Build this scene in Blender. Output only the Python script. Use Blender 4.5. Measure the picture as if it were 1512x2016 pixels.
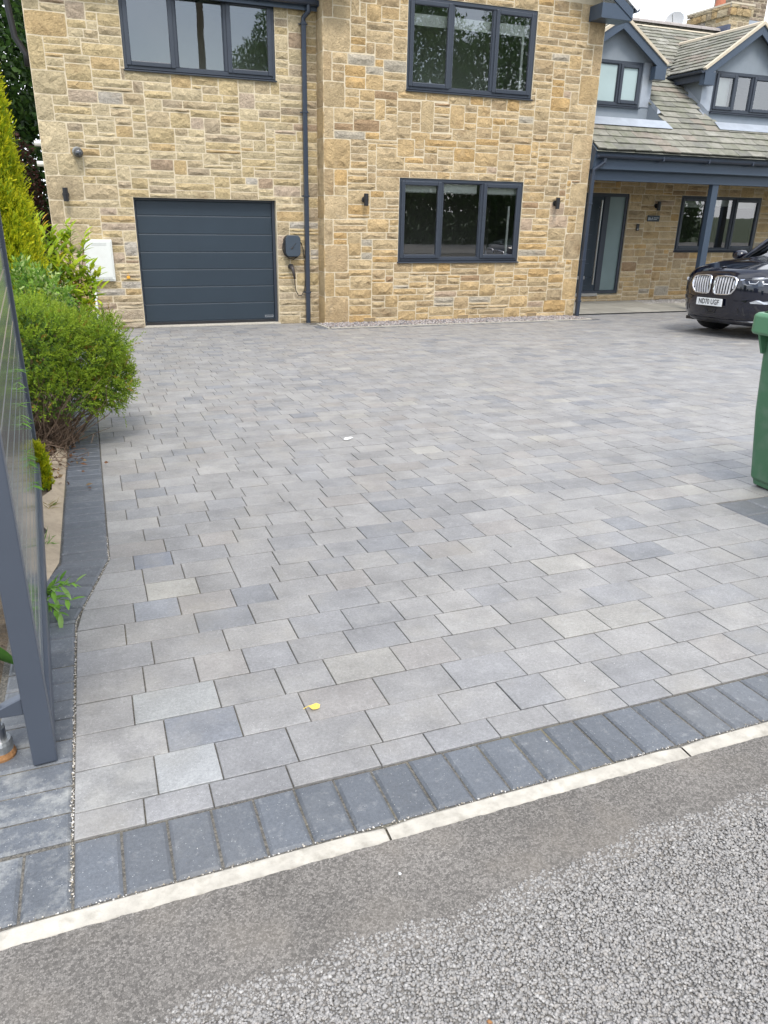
import bpy, math, random
import numpy as np
from mathutils import Vector, Matrix

scene = bpy.context.scene
for o in list(bpy.data.objects):
    bpy.data.objects.remove(o)
COL = scene.collection
R = math.radians

# ------------------------------------------------------------------ camera
F_PX, PITCH, YAW, ROLL, CAM_H = 1475.63, 0.386761, 0.369074, 0.0223491, 1.43
cp, sp, cy, sy = math.cos(PITCH), math.sin(PITCH), math.cos(YAW), math.sin(YAW)
FW = Vector((sy * cp, cy * cp, -sp)); RT = Vector((cy, -sy, 0.0)); UP = RT.cross(FW)
cr, sr = math.cos(ROLL), math.sin(ROLL)
CR = cr * RT + sr * UP; CU = -sr * RT + cr * UP
cam_data = bpy.data.cameras.new('camera')
cam = bpy.data.objects.new('camera', cam_data); COL.objects.link(cam)
cam_data.sensor_fit = 'HORIZONTAL'; cam_data.sensor_width = 36.0
cam_data.lens = F_PX / 1512.0 * 36.0
cam_data.clip_start = 0.05; cam_data.clip_end = 2000.0
cam.matrix_world = Matrix(((CR.x, CU.x, -FW.x, 0.0), (CR.y, CU.y, -FW.y, 0.0), (CR.z, CU.z, -FW.z, CAM_H), (0, 0, 0, 1)))
scene.camera = cam
CAMLOC = Vector((0, 0, CAM_H))
def project(p):
    d = Vector(p) - CAMLOC; z = d.dot(FW)
    if z < 0.05: return (-9999, -9999, z)
    return (756 + F_PX * d.dot(CR) / z, 1008 - F_PX * d.dot(CU) / z, z)
def in_frame(p, m=25):
    x, y, z = project(p)
    return z > 0.05 and -m < x < 1512 + m and -m < y < 2016 + m

# ------------------------------------------------------------------ light
SUN_EL, SUN_AZ = R(56), R(188)        # azimuth of the sun measured from +Y clockwise
world = bpy.data.worlds.new('World'); scene.world = world; world.use_nodes = True
wn, wl = world.node_tree.nodes, world.node_tree.links
for n in list(wn): wn.remove(n)
w_out = wn.new('ShaderNodeOutputWorld'); w_bg = wn.new('ShaderNodeBackground'); w_bg.inputs['Strength'].default_value = 0.12
w_sky = wn.new('ShaderNodeTexSky'); w_sky.sky_type = 'NISHITA'; w_sky.sun_disc = False
w_sky.sun_elevation = SUN_EL; w_sky.sun_rotation = SUN_AZ; w_sky.air_density = 1.0; w_sky.dust_density = 1.0
w_tc = wn.new('ShaderNodeTexCoord'); w_no = wn.new('ShaderNodeTexNoise'); w_no.inputs['Scale'].default_value = 1.9; w_no.inputs['Detail'].default_value = 5.0
w_mr = wn.new('ShaderNodeMapRange'); w_mr.inputs[1].default_value = 0.40; w_mr.inputs[2].default_value = 0.62; w_mr.inputs[3].default_value = 0.30; w_mr.inputs[4].default_value = 1.0
w_mx = wn.new('ShaderNodeMix'); w_mx.data_type = 'RGBA'; w_mx.inputs[7].default_value = (8.6, 8.9, 9.5, 1)
w_mp = wn.new('ShaderNodeMapping'); w_mp.inputs['Location'].default_value = (4, 4, 9)
wl.new(w_tc.outputs['Generated'], w_mp.inputs['Vector']); wl.new(w_mp.outputs[0], w_no.inputs['Vector']); wl.new(w_no.outputs['Fac'], w_mr.inputs[0])
wl.new(w_mr.outputs[0], w_mx.inputs[0]); wl.new(w_sky.outputs[0], w_mx.inputs[6])
wl.new(w_mx.outputs[2], w_bg.inputs['Color']); wl.new(w_bg.outputs[0], w_out.inputs['Surface'])
sun_data = bpy.data.lights.new('sun', 'SUN'); sun_data.energy = 1.3; sun_data.angle = R(18); sun_data.color = (1.0, 0.95, 0.87)
sun = bpy.data.objects.new('sun', sun_data); COL.objects.link(sun)
sd = Vector((math.sin(SUN_AZ) * math.cos(SUN_EL), math.cos(SUN_AZ) * math.cos(SUN_EL), math.sin(SUN_EL)))
sun.rotation_euler = sd.to_track_quat('Z', 'Y').to_euler(); sun.location = (0, 0, 30)
scene.view_settings.view_transform = 'Standard'; scene.view_settings.look = 'None'
scene.view_settings.gamma = 1.0; scene.view_settings.exposure = 1.14
scene.view_settings.use_curve_mapping = False

# ------------------------------------------------------------------ helpers
OFF = {}
def vnorm(a): return a / np.maximum(np.linalg.norm(a, axis=-1, keepdims=True), 1e-9)

def mk(name, verts, faces, mat, parent=None, smooth=False, col=None, bevel=0.0, kind=None, sub=0, local=False, seg=1):
    off = (0, 0, 0) if (local or parent is None) else OFF.get(parent.name, (0, 0, 0))
    va = np.asarray(verts, dtype=np.float64).reshape(-1, 3) - np.asarray(off)
    me = bpy.data.meshes.new(name)
    if isinstance(faces, np.ndarray):
        m, k = faces.shape
        me.vertices.add(len(va)); me.vertices.foreach_set('co', va.astype(np.float32).ravel())
        me.loops.add(m * k); me.loops.foreach_set('vertex_index', faces.astype(np.int32).ravel())
        me.polygons.add(m); me.polygons.foreach_set('loop_start', np.arange(0, m * k, k, dtype=np.int32))
        me.polygons.foreach_set('loop_total', np.full(m, k, dtype=np.int32))
        me.update(calc_edges=True)
    else:
        me.from_pydata([tuple(v) for v in va], [], faces); me.update()
    if col is not None:
        ca = me.color_attributes.new('col', 'FLOAT_COLOR', 'POINT')
        arr = np.asarray(col, dtype=np.float32)
        if arr.ndim == 1: arr = np.tile(arr, (len(va), 1))
        if arr.shape[1] == 3: arr = np.concatenate([arr, np.zeros((len(arr), 1), np.float32)], 1)
        ca.data.foreach_set('color', arr.ravel())
    if mat: me.materials.append(mat)
    if smooth: me.polygons.foreach_set('use_smooth', np.ones(len(me.polygons), dtype=bool))
    o = bpy.data.objects.new(name, me); COL.objects.link(o)
    if parent is not None:
        o.parent = parent; OFF[o.name] = OFF.get(parent.name, (0, 0, 0))
    else: OFF[o.name] = (0, 0, 0)
    if sub:
        s = o.modifiers.new('smooth', 'SUBSURF'); s.levels = sub; s.render_levels = sub
    if bevel:
        b = o.modifiers.new('edge', 'BEVEL'); b.width = bevel; b.segments = seg; b.limit_method = 'ANGLE'; b.angle_limit = R(35)
    if kind: o['kind'] = kind
    return o

class MB:
    def __init__(s): s.v = []; s.f = []; s.c = []
    def add(s, vs, fs, col=None):
        b = len(s.v); s.v += [tuple(p) for p in vs]; s.f += [tuple(i + b for i in f) for f in fs]
        c = col if col is not None else (1, 1, 1, 0)
        if len(c) == 3: c = (*c, 0)
        s.c += [c] * len(vs); return s
    def box(s, x0, x1, y0, y1, z0, z1, col=None):
        v = [(x, y, z) for z in (z0, z1) for y in (y0, y1) for x in (x0, x1)]
        return s.add(v, [(0, 2, 3, 1), (4, 5, 7, 6), (0, 1, 5, 4), (2, 6, 7, 3), (0, 4, 6, 2), (1, 3, 7, 5)], col)
    def hexa(s, v, col=None):    # 8 points: bottom 4 ccw, top 4 ccw
        return s.add(v, [(3, 2, 1, 0), (4, 5, 6, 7), (0, 1, 5, 4), (1, 2, 6, 5), (2, 3, 7, 6), (3, 0, 4, 7)], col)
    def prism(s, poly, a, b, axis='y', col=None):
        n = len(poly)
        def P(p, t): return (p[0], t, p[1]) if axis == 'y' else ((t, p[0], p[1]) if axis == 'x' else (p[0], p[1], t))
        v = [P(p, a) for p in poly] + [P(p, b) for p in poly]
        f = [tuple(range(n)), tuple(range(2 * n - 1, n - 1, -1))] + [(i, i + n, (i + 1) % n + n, (i + 1) % n) for i in range(n)]
        return s.add(v, f, col)
    def tube(s, pts, r, n=8, col=None):
        pts = [Vector(p) for p in pts]; rs = r if isinstance(r, (list, tuple)) else [r] * len(pts)
        vs = []; N = len(pts); prev = None
        for i, p in enumerate(pts):
            d = (pts[min(i + 1, N - 1)] - pts[max(i - 1, 0)]).normalized()
            if prev is None:
                a = Vector((0, 0, 1)) if abs(d.z) < 0.9 else Vector((1, 0, 0)); u = d.cross(a).normalized()
            else:
                u = prev - d * prev.dot(d); u = u.normalized() if u.length > 1e-6 else d.orthogonal().normalized()
            prev = u; w = d.cross(u)
            vs += [p + (u * math.cos(2 * math.pi * k / n) + w * math.sin(2 * math.pi * k / n)) * rs[i] for k in range(n)]
        fs = [(i * n + k, i * n + (k + 1) % n, (i + 1) * n + (k + 1) % n, (i + 1) * n + k) for i in range(N - 1) for k in range(n)]
        fs += [tuple(range(n - 1, -1, -1)), tuple((N - 1) * n + k for k in range(n))]
        return s.add(vs, fs, col)
    def lathe(s, prof, c, axis='z', n=20, col=None):
        vs = []
        for r, t in prof:
            for k in range(n):
                a = 2 * math.pi * k / n; x, y = r * math.cos(a), r * math.sin(a)
                vs.append((c[0] + x, c[1] + y, c[2] + t) if axis == 'z' else ((c[0] + x, c[1] + t, c[2] + y) if axis == 'y' else (c[0] + t, c[1] + x, c[2] + y)))
        N = len(prof)
        fs = [(i * n + k, i * n + (k + 1) % n, (i + 1) * n + (k + 1) % n, (i + 1) * n + k) for i in range(N - 1) for k in range(n)]
        fs += [tuple(range(n - 1, -1, -1)), tuple((N - 1) * n + k for k in range(n))]
        return s.add(vs, fs, col)
    def build(s, name, mat, parent=None, usecol=False, **k):
        return mk(name, s.v, s.f, mat, parent, col=np.array(s.c, dtype=np.float32) if usecol else None, **k)

def tag(o, label=None, cat=None, group=None, kind=None):
    if label: o['label'] = label
    if cat: o['category'] = cat
    if group: o['group'] = group
    if kind: o['kind'] = kind
    return o
def thing(name, label, cat, loc=(0, 0, 0), group=None, rot=None, kind=None):
    e = bpy.data.objects.new(name, None); COL.objects.link(e); e.location = loc
    e.empty_display_size = 0.2
    if rot: e.rotation_euler = rot
    OFF[e.name] = tuple(loc)
    return tag(e, label, cat, group, kind)

SL = 0.042
def gz(y):
    if y < 1.30: return 0.0084
    if y > 13.3: return -SL * 11.8
    return -SL * (y - 1.5)

# ------------------------------------------------------------------ materials
def newmat(name):
    m = bpy.data.materials.new(name); m.use_nodes = True
    nt = m.node_tree; nt.nodes.clear()
    out = nt.nodes.new('ShaderNodeOutputMaterial'); b = nt.nodes.new('ShaderNodeBsdfPrincipled')
    nt.links.new(b.outputs[0], out.inputs[0])
    return m, nt, b, out
class NT:
    def __init__(s, nt):
        s.nt = nt; s.tc = nt.nodes.new('ShaderNodeTexCoord')
    def lk(s, a, b): s.nt.links.new(a, b)
    def noise(s, scale, detail=3.0, rough=0.55, vec=None, dist=0.0):
        n = s.nt.nodes.new('ShaderNodeTexNoise'); n.inputs['Scale'].default_value = scale; n.inputs['Detail'].default_value = detail
        n.inputs['Roughness'].default_value = rough; n.inputs['Distortion'].default_value = dist
        s.lk(vec if vec is not None else s.tc.outputs['Object'], n.inputs['Vector']); return n.outputs['Fac']
    def voro(s, scale, out='Distance', feat='F1', rnd=1.0):
        n = s.nt.nodes.new('ShaderNodeTexVoronoi'); n.inputs['Scale'].default_value = scale; n.feature = feat; n.inputs['Randomness'].default_value = rnd
        s.lk(s.tc.outputs['Object'], n.inputs['Vector']); return n.outputs[out]
    def mapr(s, v, a, b, c, d):
        n = s.nt.nodes.new('ShaderNodeMapRange')
        for i, x in zip((1, 2, 3, 4), (a, b, c, d)): n.inputs[i].default_value = x
        s.lk(v, n.inputs[0]); return n.outputs[0]
    def math(s, op, a, b=None):
        n = s.nt.nodes.new('ShaderNodeMath'); n.operation = op
        for i, x in enumerate((a, b)):
            if x is None: continue
            if isinstance(x, (int, float)): n.inputs[i].default_value = x
            else: s.lk(x, n.inputs[i])
        return n.outputs[0]
    def mix(s, f, a, b):
        n = s.nt.nodes.new('ShaderNodeMix'); n.data_type = 'RGBA'
        for i, x in ((0, f), (6, a), (7, b)):
            if isinstance(x, (int, float)): n.inputs[i].default_value = x
            elif isinstance(x, tuple): n.inputs[i].default_value = (*x[:3], 1)
            else: s.lk(x, n.inputs[i])
        return n.outputs[2]
    def scale(s, c, f):
        n = s.nt.nodes.new('ShaderNodeVectorMath'); n.operation = 'SCALE'
        if isinstance(c, tuple): n.inputs[0].default_value = c[:3]
        else: s.lk(c, n.inputs[0])
        s.lk(f, n.inputs['Scale']); return n.outputs[0]
    def attr(s, name='col'):
        n = s.nt.nodes.new('ShaderNodeAttribute'); n.attribute_name = name; return n
    def bump(s, h, strength, dist=0.01, prev=None):
        n = s.nt.nodes.new('ShaderNodeBump'); n.inputs['Strength'].default_value = strength; n.inputs['Distance'].default_value = dist
        s.lk(h, n.inputs['Height'])
        if prev is not None: s.lk(prev, n.inputs['Normal'])
        return n.outputs[0]

def M(name, base, rough=0.6, metal=0.0, spec=0.5, var=0.0, vs=4.0, bump=0.0, bs=80.0, bd=0.004, attr=False, coat=0.0, rvar=0.0, dirt=None):
    m, nt, b, out = newmat(name); t = NT(nt)
    c = t.attr().outputs['Color'] if attr else (*base, 1.0)
    if var > 0 or attr:
        f = t.mapr(t.noise(vs, 4.0), 0.25, 0.75, 1.0 - var, 1.0 + var)
        c = t.scale(c, f)
    if dirt:
        c = t.mix(t.mapr(t.noise(dirt[1], 5.0), 0.5, 0.75, 0.0, dirt[2]), c, dirt[0])
    if isinstance(c, tuple): b.inputs['Base Color'].default_value = c
    else: t.lk(c, b.inputs['Base Color'])
    b.inputs['Roughness'].default_value = rough; b.inputs['Metallic'].default_value = metal
    b.inputs['Specular IOR Level'].default_value = spec; b.inputs['Coat Weight'].default_value = coat; b.inputs['Coat Roughness'].default_value = 0.03
    if rvar: t.lk(t.mapr(t.noise(vs * 3, 4.0), 0.3, 0.7, rough - rvar, rough + rvar), b.inputs['Roughness'])
    if bump: t.lk(t.bump(t.noise(bs, 4.0), bump, bd), b.inputs['Normal'])
    return m

def stone_mat():
    m, nt, b, out = newmat('rough_sandstone'); t = NT(nt)
    a = t.attr().outputs['Color']
    c = t.scale(a, t.mapr(t.noise(5.0, 4.0), 0.28, 0.72, 0.80, 1.16))
    c = t.scale(c, t.mapr(t.noise(45.0, 4.0, 0.65), 0.3, 0.7, 0.84, 1.12))
    c = t.mix(t.mapr(t.noise(2.3, 4.0, 0.6), 0.57, 0.75, 0.0, 0.45), c, (0.27, 0.16, 0.075))
    c = t.mix(t.mapr(t.noise(3.1, 5.0, 0.6, dist=0.6), 0.6, 0.78, 0.0, 0.35), c, (0.56, 0.49, 0.38))
    t.lk(c, b.inputs['Base Color']); b.inputs['Roughness'].default_value = 0.9; b.inputs['Specular IOR Level'].default_value = 0.2
    n1 = t.bump(t.noise(16.0, 5.0, 0.68, dist=1.0), 0.95, 0.045)
    n2 = t.bump(t.noise(70.0, 4.0, 0.7), 0.8, 0.010, n1)
    t.lk(n2, b.inputs['Normal']); return m
def paver_mat(name, stain_col, mott, buff):
    m, nt, b, out = newmat(name); t = NT(nt)
    at = t.attr(); a = at.outputs['Color']
    c = t.scale(a, t.mapr(t.noise(5.0, 4.0, 0.6), 0.3, 0.7, 1 - mott, 1 + mott))
    c = t.scale(c, t.mapr(t.noise(110.0, 4.0, 0.8), 0.32, 0.68, 0.80, 1.17))
    c = t.scale(c, t.mapr(t.noise(420.0, 2.0, 0.8), 0.32, 0.68, 0.84, 1.14))
    c = t.mix(t.mapr(t.noise(1.1, 4.0, 0.6), 0.5, 0.75, 0.0, 0.28), c, (0.20, 0.19, 0.175))
    c = t.mix(t.mapr(t.noise(4.3, 3.0, 0.55), 0.52, 0.72, 0.0, buff), c, (0.36, 0.33, 0.27))
    c = t.mix(t.mapr(t.noise(26.0, 6.0, 0.78), 0.55, 0.72, 0.0, 0.34), c, (0.42, 0.42, 0.41))
    c = t.mix(t.mapr(t.noise(19.0, 5.0, 0.75, dist=0.4), 0.60, 0.74, 0.0, 0.35), c, (0.13, 0.13, 0.135))
    sp = t.math('MULTIPLY', t.mapr(t.voro(120.0), 0.0, 0.20, 1.0, 0.0), t.mapr(t.noise(60.0, 2.0), 0.50, 0.58, 0.0, 0.9))
    c = t.mix(sp, c, (0.55, 0.56, 0.55))
    st = t.math('MULTIPLY', at.outputs['Alpha'], t.mapr(t.math('ADD', t.noise(9.0, 6.0, 0.72), t.math('MULTIPLY', t.noise(70.0, 3.0, 0.8), 0.18)), 0.56, 0.76, 0.0, 0.62))
    c = t.mix(st, c, stain_col)
    t.lk(c, b.inputs['Base Color']); b.inputs['Specular IOR Level'].default_value = 0.5
    t.lk(t.mapr(t.noise(12.0, 3.0), 0.3, 0.7, 0.47, 0.66), b.inputs['Roughness'])
    n1 = t.bump(t.noise(260.0, 3.0, 0.75), 0.45, 0.002)
    t.lk(t.bump(t.noise(9.0, 2.0), 0.15, 0.01, n1), b.inputs['Normal']); return m
def sand_mat():
    m, nt, b, out = newmat('joint_sand'); t = NT(nt)
    c = t.mix(t.mapr(t.noise(130.0, 3.0, 0.7), 0.42, 0.62, 0.0, 1.0), (0.070, 0.066, 0.059), (0.165, 0.152, 0.128))
    c = t.mix(t.mapr(t.noise(3.0, 3.0), 0.55, 0.7, 0.0, 0.5), c, (0.21, 0.185, 0.10))
    c = t.mix(t.mapr(t.voro(210.0), 0.0, 0.20, 0.55, 0.0), c, (0.36, 0.345, 0.32))
    t.lk(c, b.inputs['Base Color']); b.inputs['Roughness'].default_value = 0.95
    t.lk(t.bump(t.noise(300.0, 3.0), 0.6, 0.003), b.inputs['Normal']); return m
def tarmac_mat(name, dark, light, scale, spk):
    m, nt, b, out = newmat(name); t = NT(nt)
    v = t.voro(scale, 'Color'); sep = nt.nodes.new('ShaderNodeSeparateColor'); t.lk(v, sep.inputs[0])
    c = t.mix(t.mapr(sep.outputs[0], 0.0, 1.0, 0.0, 1.0), dark, light)
    c = t.mix(t.mapr(t.voro(scale, 'Distance', 'DISTANCE_TO_EDGE'), 0.0, 0.10, 0.65, 0.0), c, tuple(x * 0.45 for x in dark))
    c = t.scale(c, t.mapr(t.noise(2.6, 5.0, 0.65), 0.3, 0.7, 0.80, 1.2))
    c = t.mix(t.mapr(t.noise(5.0, 4.0), 0.5, 0.7, 0.0, 0.35), c, (0.20, 0.175, 0.145))
    t.lk(c, b.inputs['Base Color']); b.inputs['Roughness'].default_value = 0.85; b.inputs['Specular IOR Level'].default_value = 0.35
    n1 = t.bump(t.voro(scale, 'Distance', 'SMOOTH_F1'), -0.9, spk)
    t.lk(t.bump(t.noise(scale * 2.5, 3.0), 0.4, spk * 0.5, n1), b.inputs['Normal']); return m
def glass_mat(name, tint, gain=1.7, wav=0.25):
    m = bpy.data.materials.new(name); m.use_nodes = True; nt = m.node_tree; nt.nodes.clear(); t = NT(nt)
    out = nt.nodes.new('ShaderNodeOutputMaterial'); mx = nt.nodes.new('ShaderNodeMixShader'); tr = nt.nodes.new('ShaderNodeBsdfTransparent'); gl = nt.nodes.new('ShaderNodeBsdfGlossy')
    tr.inputs['Color'].default_value = (*tint, 1); gl.inputs['Roughness'].default_value = 0.0
    fr = nt.nodes.new('ShaderNodeFresnel'); fr.inputs['IOR'].default_value = 1.52
    f = t.math('MINIMUM', t.math('MULTIPLY', fr.outputs[0], gain), 1.0)
    nb = t.bump(t.noise(2.2, 1.5), wav, 0.012)
    t.lk(nb, gl.inputs['Normal'])
    t.lk(f, mx.inputs[0]); t.lk(tr.outputs[0], mx.inputs[1]); t.lk(gl.outputs[0], mx.inputs[2]); t.lk(mx.outputs[0], out.inputs[0]); return m
def leaf_mat(name, rough=0.5, trans=0.42, spec=0.25):
    m, nt, b, out = newmat(name); t = NT(nt)
    c = t.attr().outputs['Color']
    c = t.scale(c, t.mapr(t.noise(30.0, 2.0), 0.3, 0.7, 0.85, 1.15))
    t.lk(c, b.inputs['Base Color']); b.inputs['Roughness'].default_value = rough; b.inputs['Specular IOR Level'].default_value = spec
    tl = nt.nodes.new('ShaderNodeBsdfTranslucent'); t.lk(c, tl.inputs['Color']); mx = nt.nodes.new('ShaderNodeMixShader'); mx.inputs[0].default_value = trans
    t.lk(b.outputs[0], mx.inputs[1]); t.lk(tl.outputs[0], mx.inputs[2]); t.lk(mx.outputs[0], out.inputs[0]); return m

mt = dict(
    stone=stone_mat(),
    mortar=M('lime_mortar', (0.60, 0.515, 0.37), 0.95, var=0.10, vs=9, bump=0.5, bs=120, bd=0.004, spec=0.2),
    paver=paver_mat('concrete_paver', (0.42, 0.41, 0.38), 0.17, 0.20),
    border=paver_mat('charcoal_paver', (0.40, 0.40, 0.37), 0.07, 0.0),
    sand=sand_mat(),
    kerb=M('pale_concrete_kerb', (0.44, 0.41, 0.355), 0.9, var=0.20, vs=26, bump=0.5, bs=160, bd=0.004, spec=0.25, dirt=((0.25, 0.23, 0.19), 34.0, 0.6)),
    tarmac=tarmac_mat('newer_tarmac', (0.100, 0.092, 0.083), (0.235, 0.217, 0.196), 230.0, 0.009),
    road=tarmac_mat('old_road_surface', (0.19, 0.181, 0.17), (0.30, 0.287, 0.272), 150.0, 0.008),
    chip=M('road_chipping', (0.3, 0.3, 0.3), 0.75, attr=True, var=0.15, vs=120, spec=0.35, bump=0.4, bs=500, bd=0.002),
    frame=M('anthracite_frame', (0.031, 0.039, 0.054), 0.42, spec=0.5, var=0.05, vs=3, bump=0.05, bs=300, bd=0.001),
    door=M('anthracite_door', (0.021, 0.034, 0.048), 0.48, spec=0.45, var=0.06, vs=2, bump=0.08, bs=400, bd=0.001),
    fascia=M('anthracite_fascia', (0.045, 0.066, 0.098), 0.4, spec=0.5, var=0.06, vs=3),
    gutter=M('anthracite_gutter', (0.030, 0.040, 0.060), 0.35, spec=0.5, var=0.06, vs=5),
    gatepaint=M('grey_gate_paint', (0.062, 0.074, 0.097), 0.36, spec=0.5, var=0.04, vs=6, bump=0.06, bs=500, bd=0.001),
    gateboard=M('gate_board_coat', (0.22, 0.235, 0.23), 0.12, spec=0.8, var=0.06, vs=3),
    render=M('grey_render', (0.215, 0.245, 0.275), 0.85, var=0.07, vs=5, bump=0.3, bs=200, bd=0.002),
    lead=M('lead_sheet', (0.33, 0.36, 0.40), 0.55, metal=0.25, var=0.14, vs=5, bump=0.15, bs=18, bd=0.01),
    slate=M('stone_slate', (0.3, 0.3, 0.25), 0.9, attr=True, var=0.25, vs=9, bump=0.6, bs=35, bd=0.012, spec=0.25, dirt=((0.135, 0.145, 0.085), 6.0, 0.55)),
    verge=M('cream_verge_mortar', (0.52, 0.45, 0.34), 0.9, var=0.1, vs=8, bump=0.4, bs=60, bd=0.006),
    ridge=M('ridge_tile', (0.30, 0.27, 0.25), 0.85, var=0.15, vs=6),
    glass=glass_mat('window_glass', (0.93, 0.96, 0.94), 4.3, 0.05),
    carglass=glass_mat('car_glass', (0.25, 0.32, 0.30), 2.0, 0.0),
    obscure=M('obscure_glass', (0.36, 0.45, 0.45), 0.22, spec=0.6, var=0.08, vs=2),
    frost=M('frosted_glass', (0.16, 0.22, 0.22), 0.35, spec=0.6, var=0.12, vs=1.6),
    blind=M('white_blind', (0.84, 0.86, 0.82), 0.8, var=0.04, vs=5),
    dark=M('dim_room_wall', (0.13, 0.125, 0.11), 0.9, var=0.2, vs=1.5), room=M('lit_room_wall', (0.42, 0.44, 0.38), 0.9, var=0.1, vs=1.5),  # same walls twice: darker for dim rooms, paler colour standing in for lit ones
    white=M('white_plastic', (0.66, 0.67, 0.63), 0.5, var=0.03, vs=6, dirt=((0.45, 0.44, 0.38), 9.0, 0.25)),
    black=M('black_metal', (0.012, 0.012, 0.014), 0.4, spec=0.5),
    blackpl=M('black_plastic', (0.016, 0.016, 0.018), 0.55, spec=0.5),
    steel=M('brushed_steel', (0.55, 0.55, 0.55), 0.28, metal=1.0, var=0.05, vs=30),
    galv=M('galvanised_steel', (0.42, 0.43, 0.43), 0.45, metal=0.8, var=0.25, vs=60),
    rust=M('rusty_iron', (0.30, 0.15, 0.06), 0.9, var=0.35, vs=60, bump=0.4, bs=200),
    vent=M('clay_vent', (0.46, 0.34, 0.19), 0.9, var=0.1, vs=20),
    clay=M('red_clay', (0.36, 0.13, 0.075), 0.9, var=0.12, vs=8),
    carpaint=M('navy_car_paint', (0.0020, 0.0030, 0.0110), 0.12, metal=0.0, spec=0.45, coat=0.6),
    chrome=M('chrome', (0.72, 0.72, 0.74), 0.10, metal=1.0),
    rubber=M('tyre_rubber', (0.014, 0.014, 0.015), 0.85, bump=0.2, bs=120),
    lamp=M('headlamp_lens', (0.03, 0.033, 0.04), 0.05, spec=0.8, coat=1.0),
    silver=M('silver_trim', (0.55, 0.57, 0.60), 0.25, metal=0.6),
    slat=M('satin_chrome', (0.78, 0.79, 0.82), 0.38, metal=0.35, spec=0.6),
    plate=M('plate_white', (0.68, 0.70, 0.70), 0.4, spec=0.5),
    ink=M('plate_ink', (0.010, 0.010, 0.012), 0.5),
    blue=M('badge_blue', (0.03, 0.14, 0.42), 0.3),
    bin=M('green_bin_plastic', (0.052, 0.142, 0.072), 0.42, spec=0.5, var=0.06, vs=4, bump=0.1, bs=250, bd=0.001, dirt=((0.12, 0.185, 0.13), 11.0, 0.6)),
    soil=M('garden_soil', (0.10, 0.075, 0.05), 0.95, var=0.4, vs=12, bump=0.9, bs=45, bd=0.03, dirt=((0.20, 0.16, 0.10), 20.0, 0.5)),
    haunch=M('buff_concrete_haunch', (0.40, 0.32, 0.225), 0.95, var=0.16, vs=9, bump=0.8, bs=90, bd=0.006, dirt=((0.25, 0.2, 0.14), 30.0, 0.5)),
    ground=M('rough_grass_ground', (0.06, 0.08, 0.035), 0.95, var=0.4, vs=1.5, bump=0.6, bs=12, bd=0.05),
    flag=M('sandstone_flag', (0.3, 0.28, 0.24), 0.85, attr=True, var=0.12, vs=4, bump=0.3, bs=50, bd=0.004),
    pebble=M('pebble', (0.3, 0.27, 0.26), 0.8, attr=True, var=0.15, vs=90),
    wood=M('creosoted_wood', (0.07, 0.042, 0.028), 0.85, var=0.3, vs=6),
    bark=M('twig_bark', (0.13, 0.085, 0.055), 0.9, var=0.3, vs=14, bump=0.5, bs=60),
    trunk=M('tree_bark', (0.075, 0.06, 0.045), 0.9, var=0.3, vs=4, bump=0.8, bs=14, bd=0.04),
    leaf=leaf_mat('leaf', 0.5, 0.42, 0.25), needle=leaf_mat('needle', 0.6, 0.34, 0.2),
    net=M('green_netting', (0.012, 0.075, 0.05), 0.6),
    yellow=M('yellow_leaf', (0.72, 0.52, 0.10), 0.6, var=0.15, vs=60),
    paper=M('white_scrap', (0.75, 0.75, 0.74), 0.8),
    cable=M('black_cable', (0.012, 0.012, 0.013), 0.6),
    charger=M('charger_cover', (0.042, 0.058, 0.078), 0.45, spec=0.5, var=0.04),
    yellowtag=M('yellow_marker', (0.75, 0.36, 0.03), 0.6),
)

# ------------------------------------------------------------------ setting: ground, drive, road
rng = random.Random(7)
nr = np.random.default_rng(11)
ysamp = [-260, -30, 1.1, 1.4, 3, 6, 9, 12, 13.3, 15, 40, 400]
gv = [(x, y, gz(y) - 0.075) for y in ysamp for x in (-320, -20, 20, 320)]
gf = [(r * 4 + c, r * 4 + c + 1, (r + 1) * 4 + c + 1, (r + 1) * 4 + c) for r in range(len(ysamp) - 1) for c in range(3)]
tag(mk('ground', gv, gf, mt['ground']), kind='structure', label='grassy ground sheet around the house and road')

# drive bed (joint sand) with the pavers as its parts
drive = tag(mk('driveway', [(x, y, gz(y) - 0.007) for y in (1.318, 4, 8, 12, 13.3) for x in (-0.42, 18.5)],
               [(2 * i, 2 * i + 1, 2 * i + 3, 2 * i + 2) for i in range(4)], mt['sand']), kind='structure', label='block paved driveway of mixed grey pavers with a charcoal border')

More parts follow.
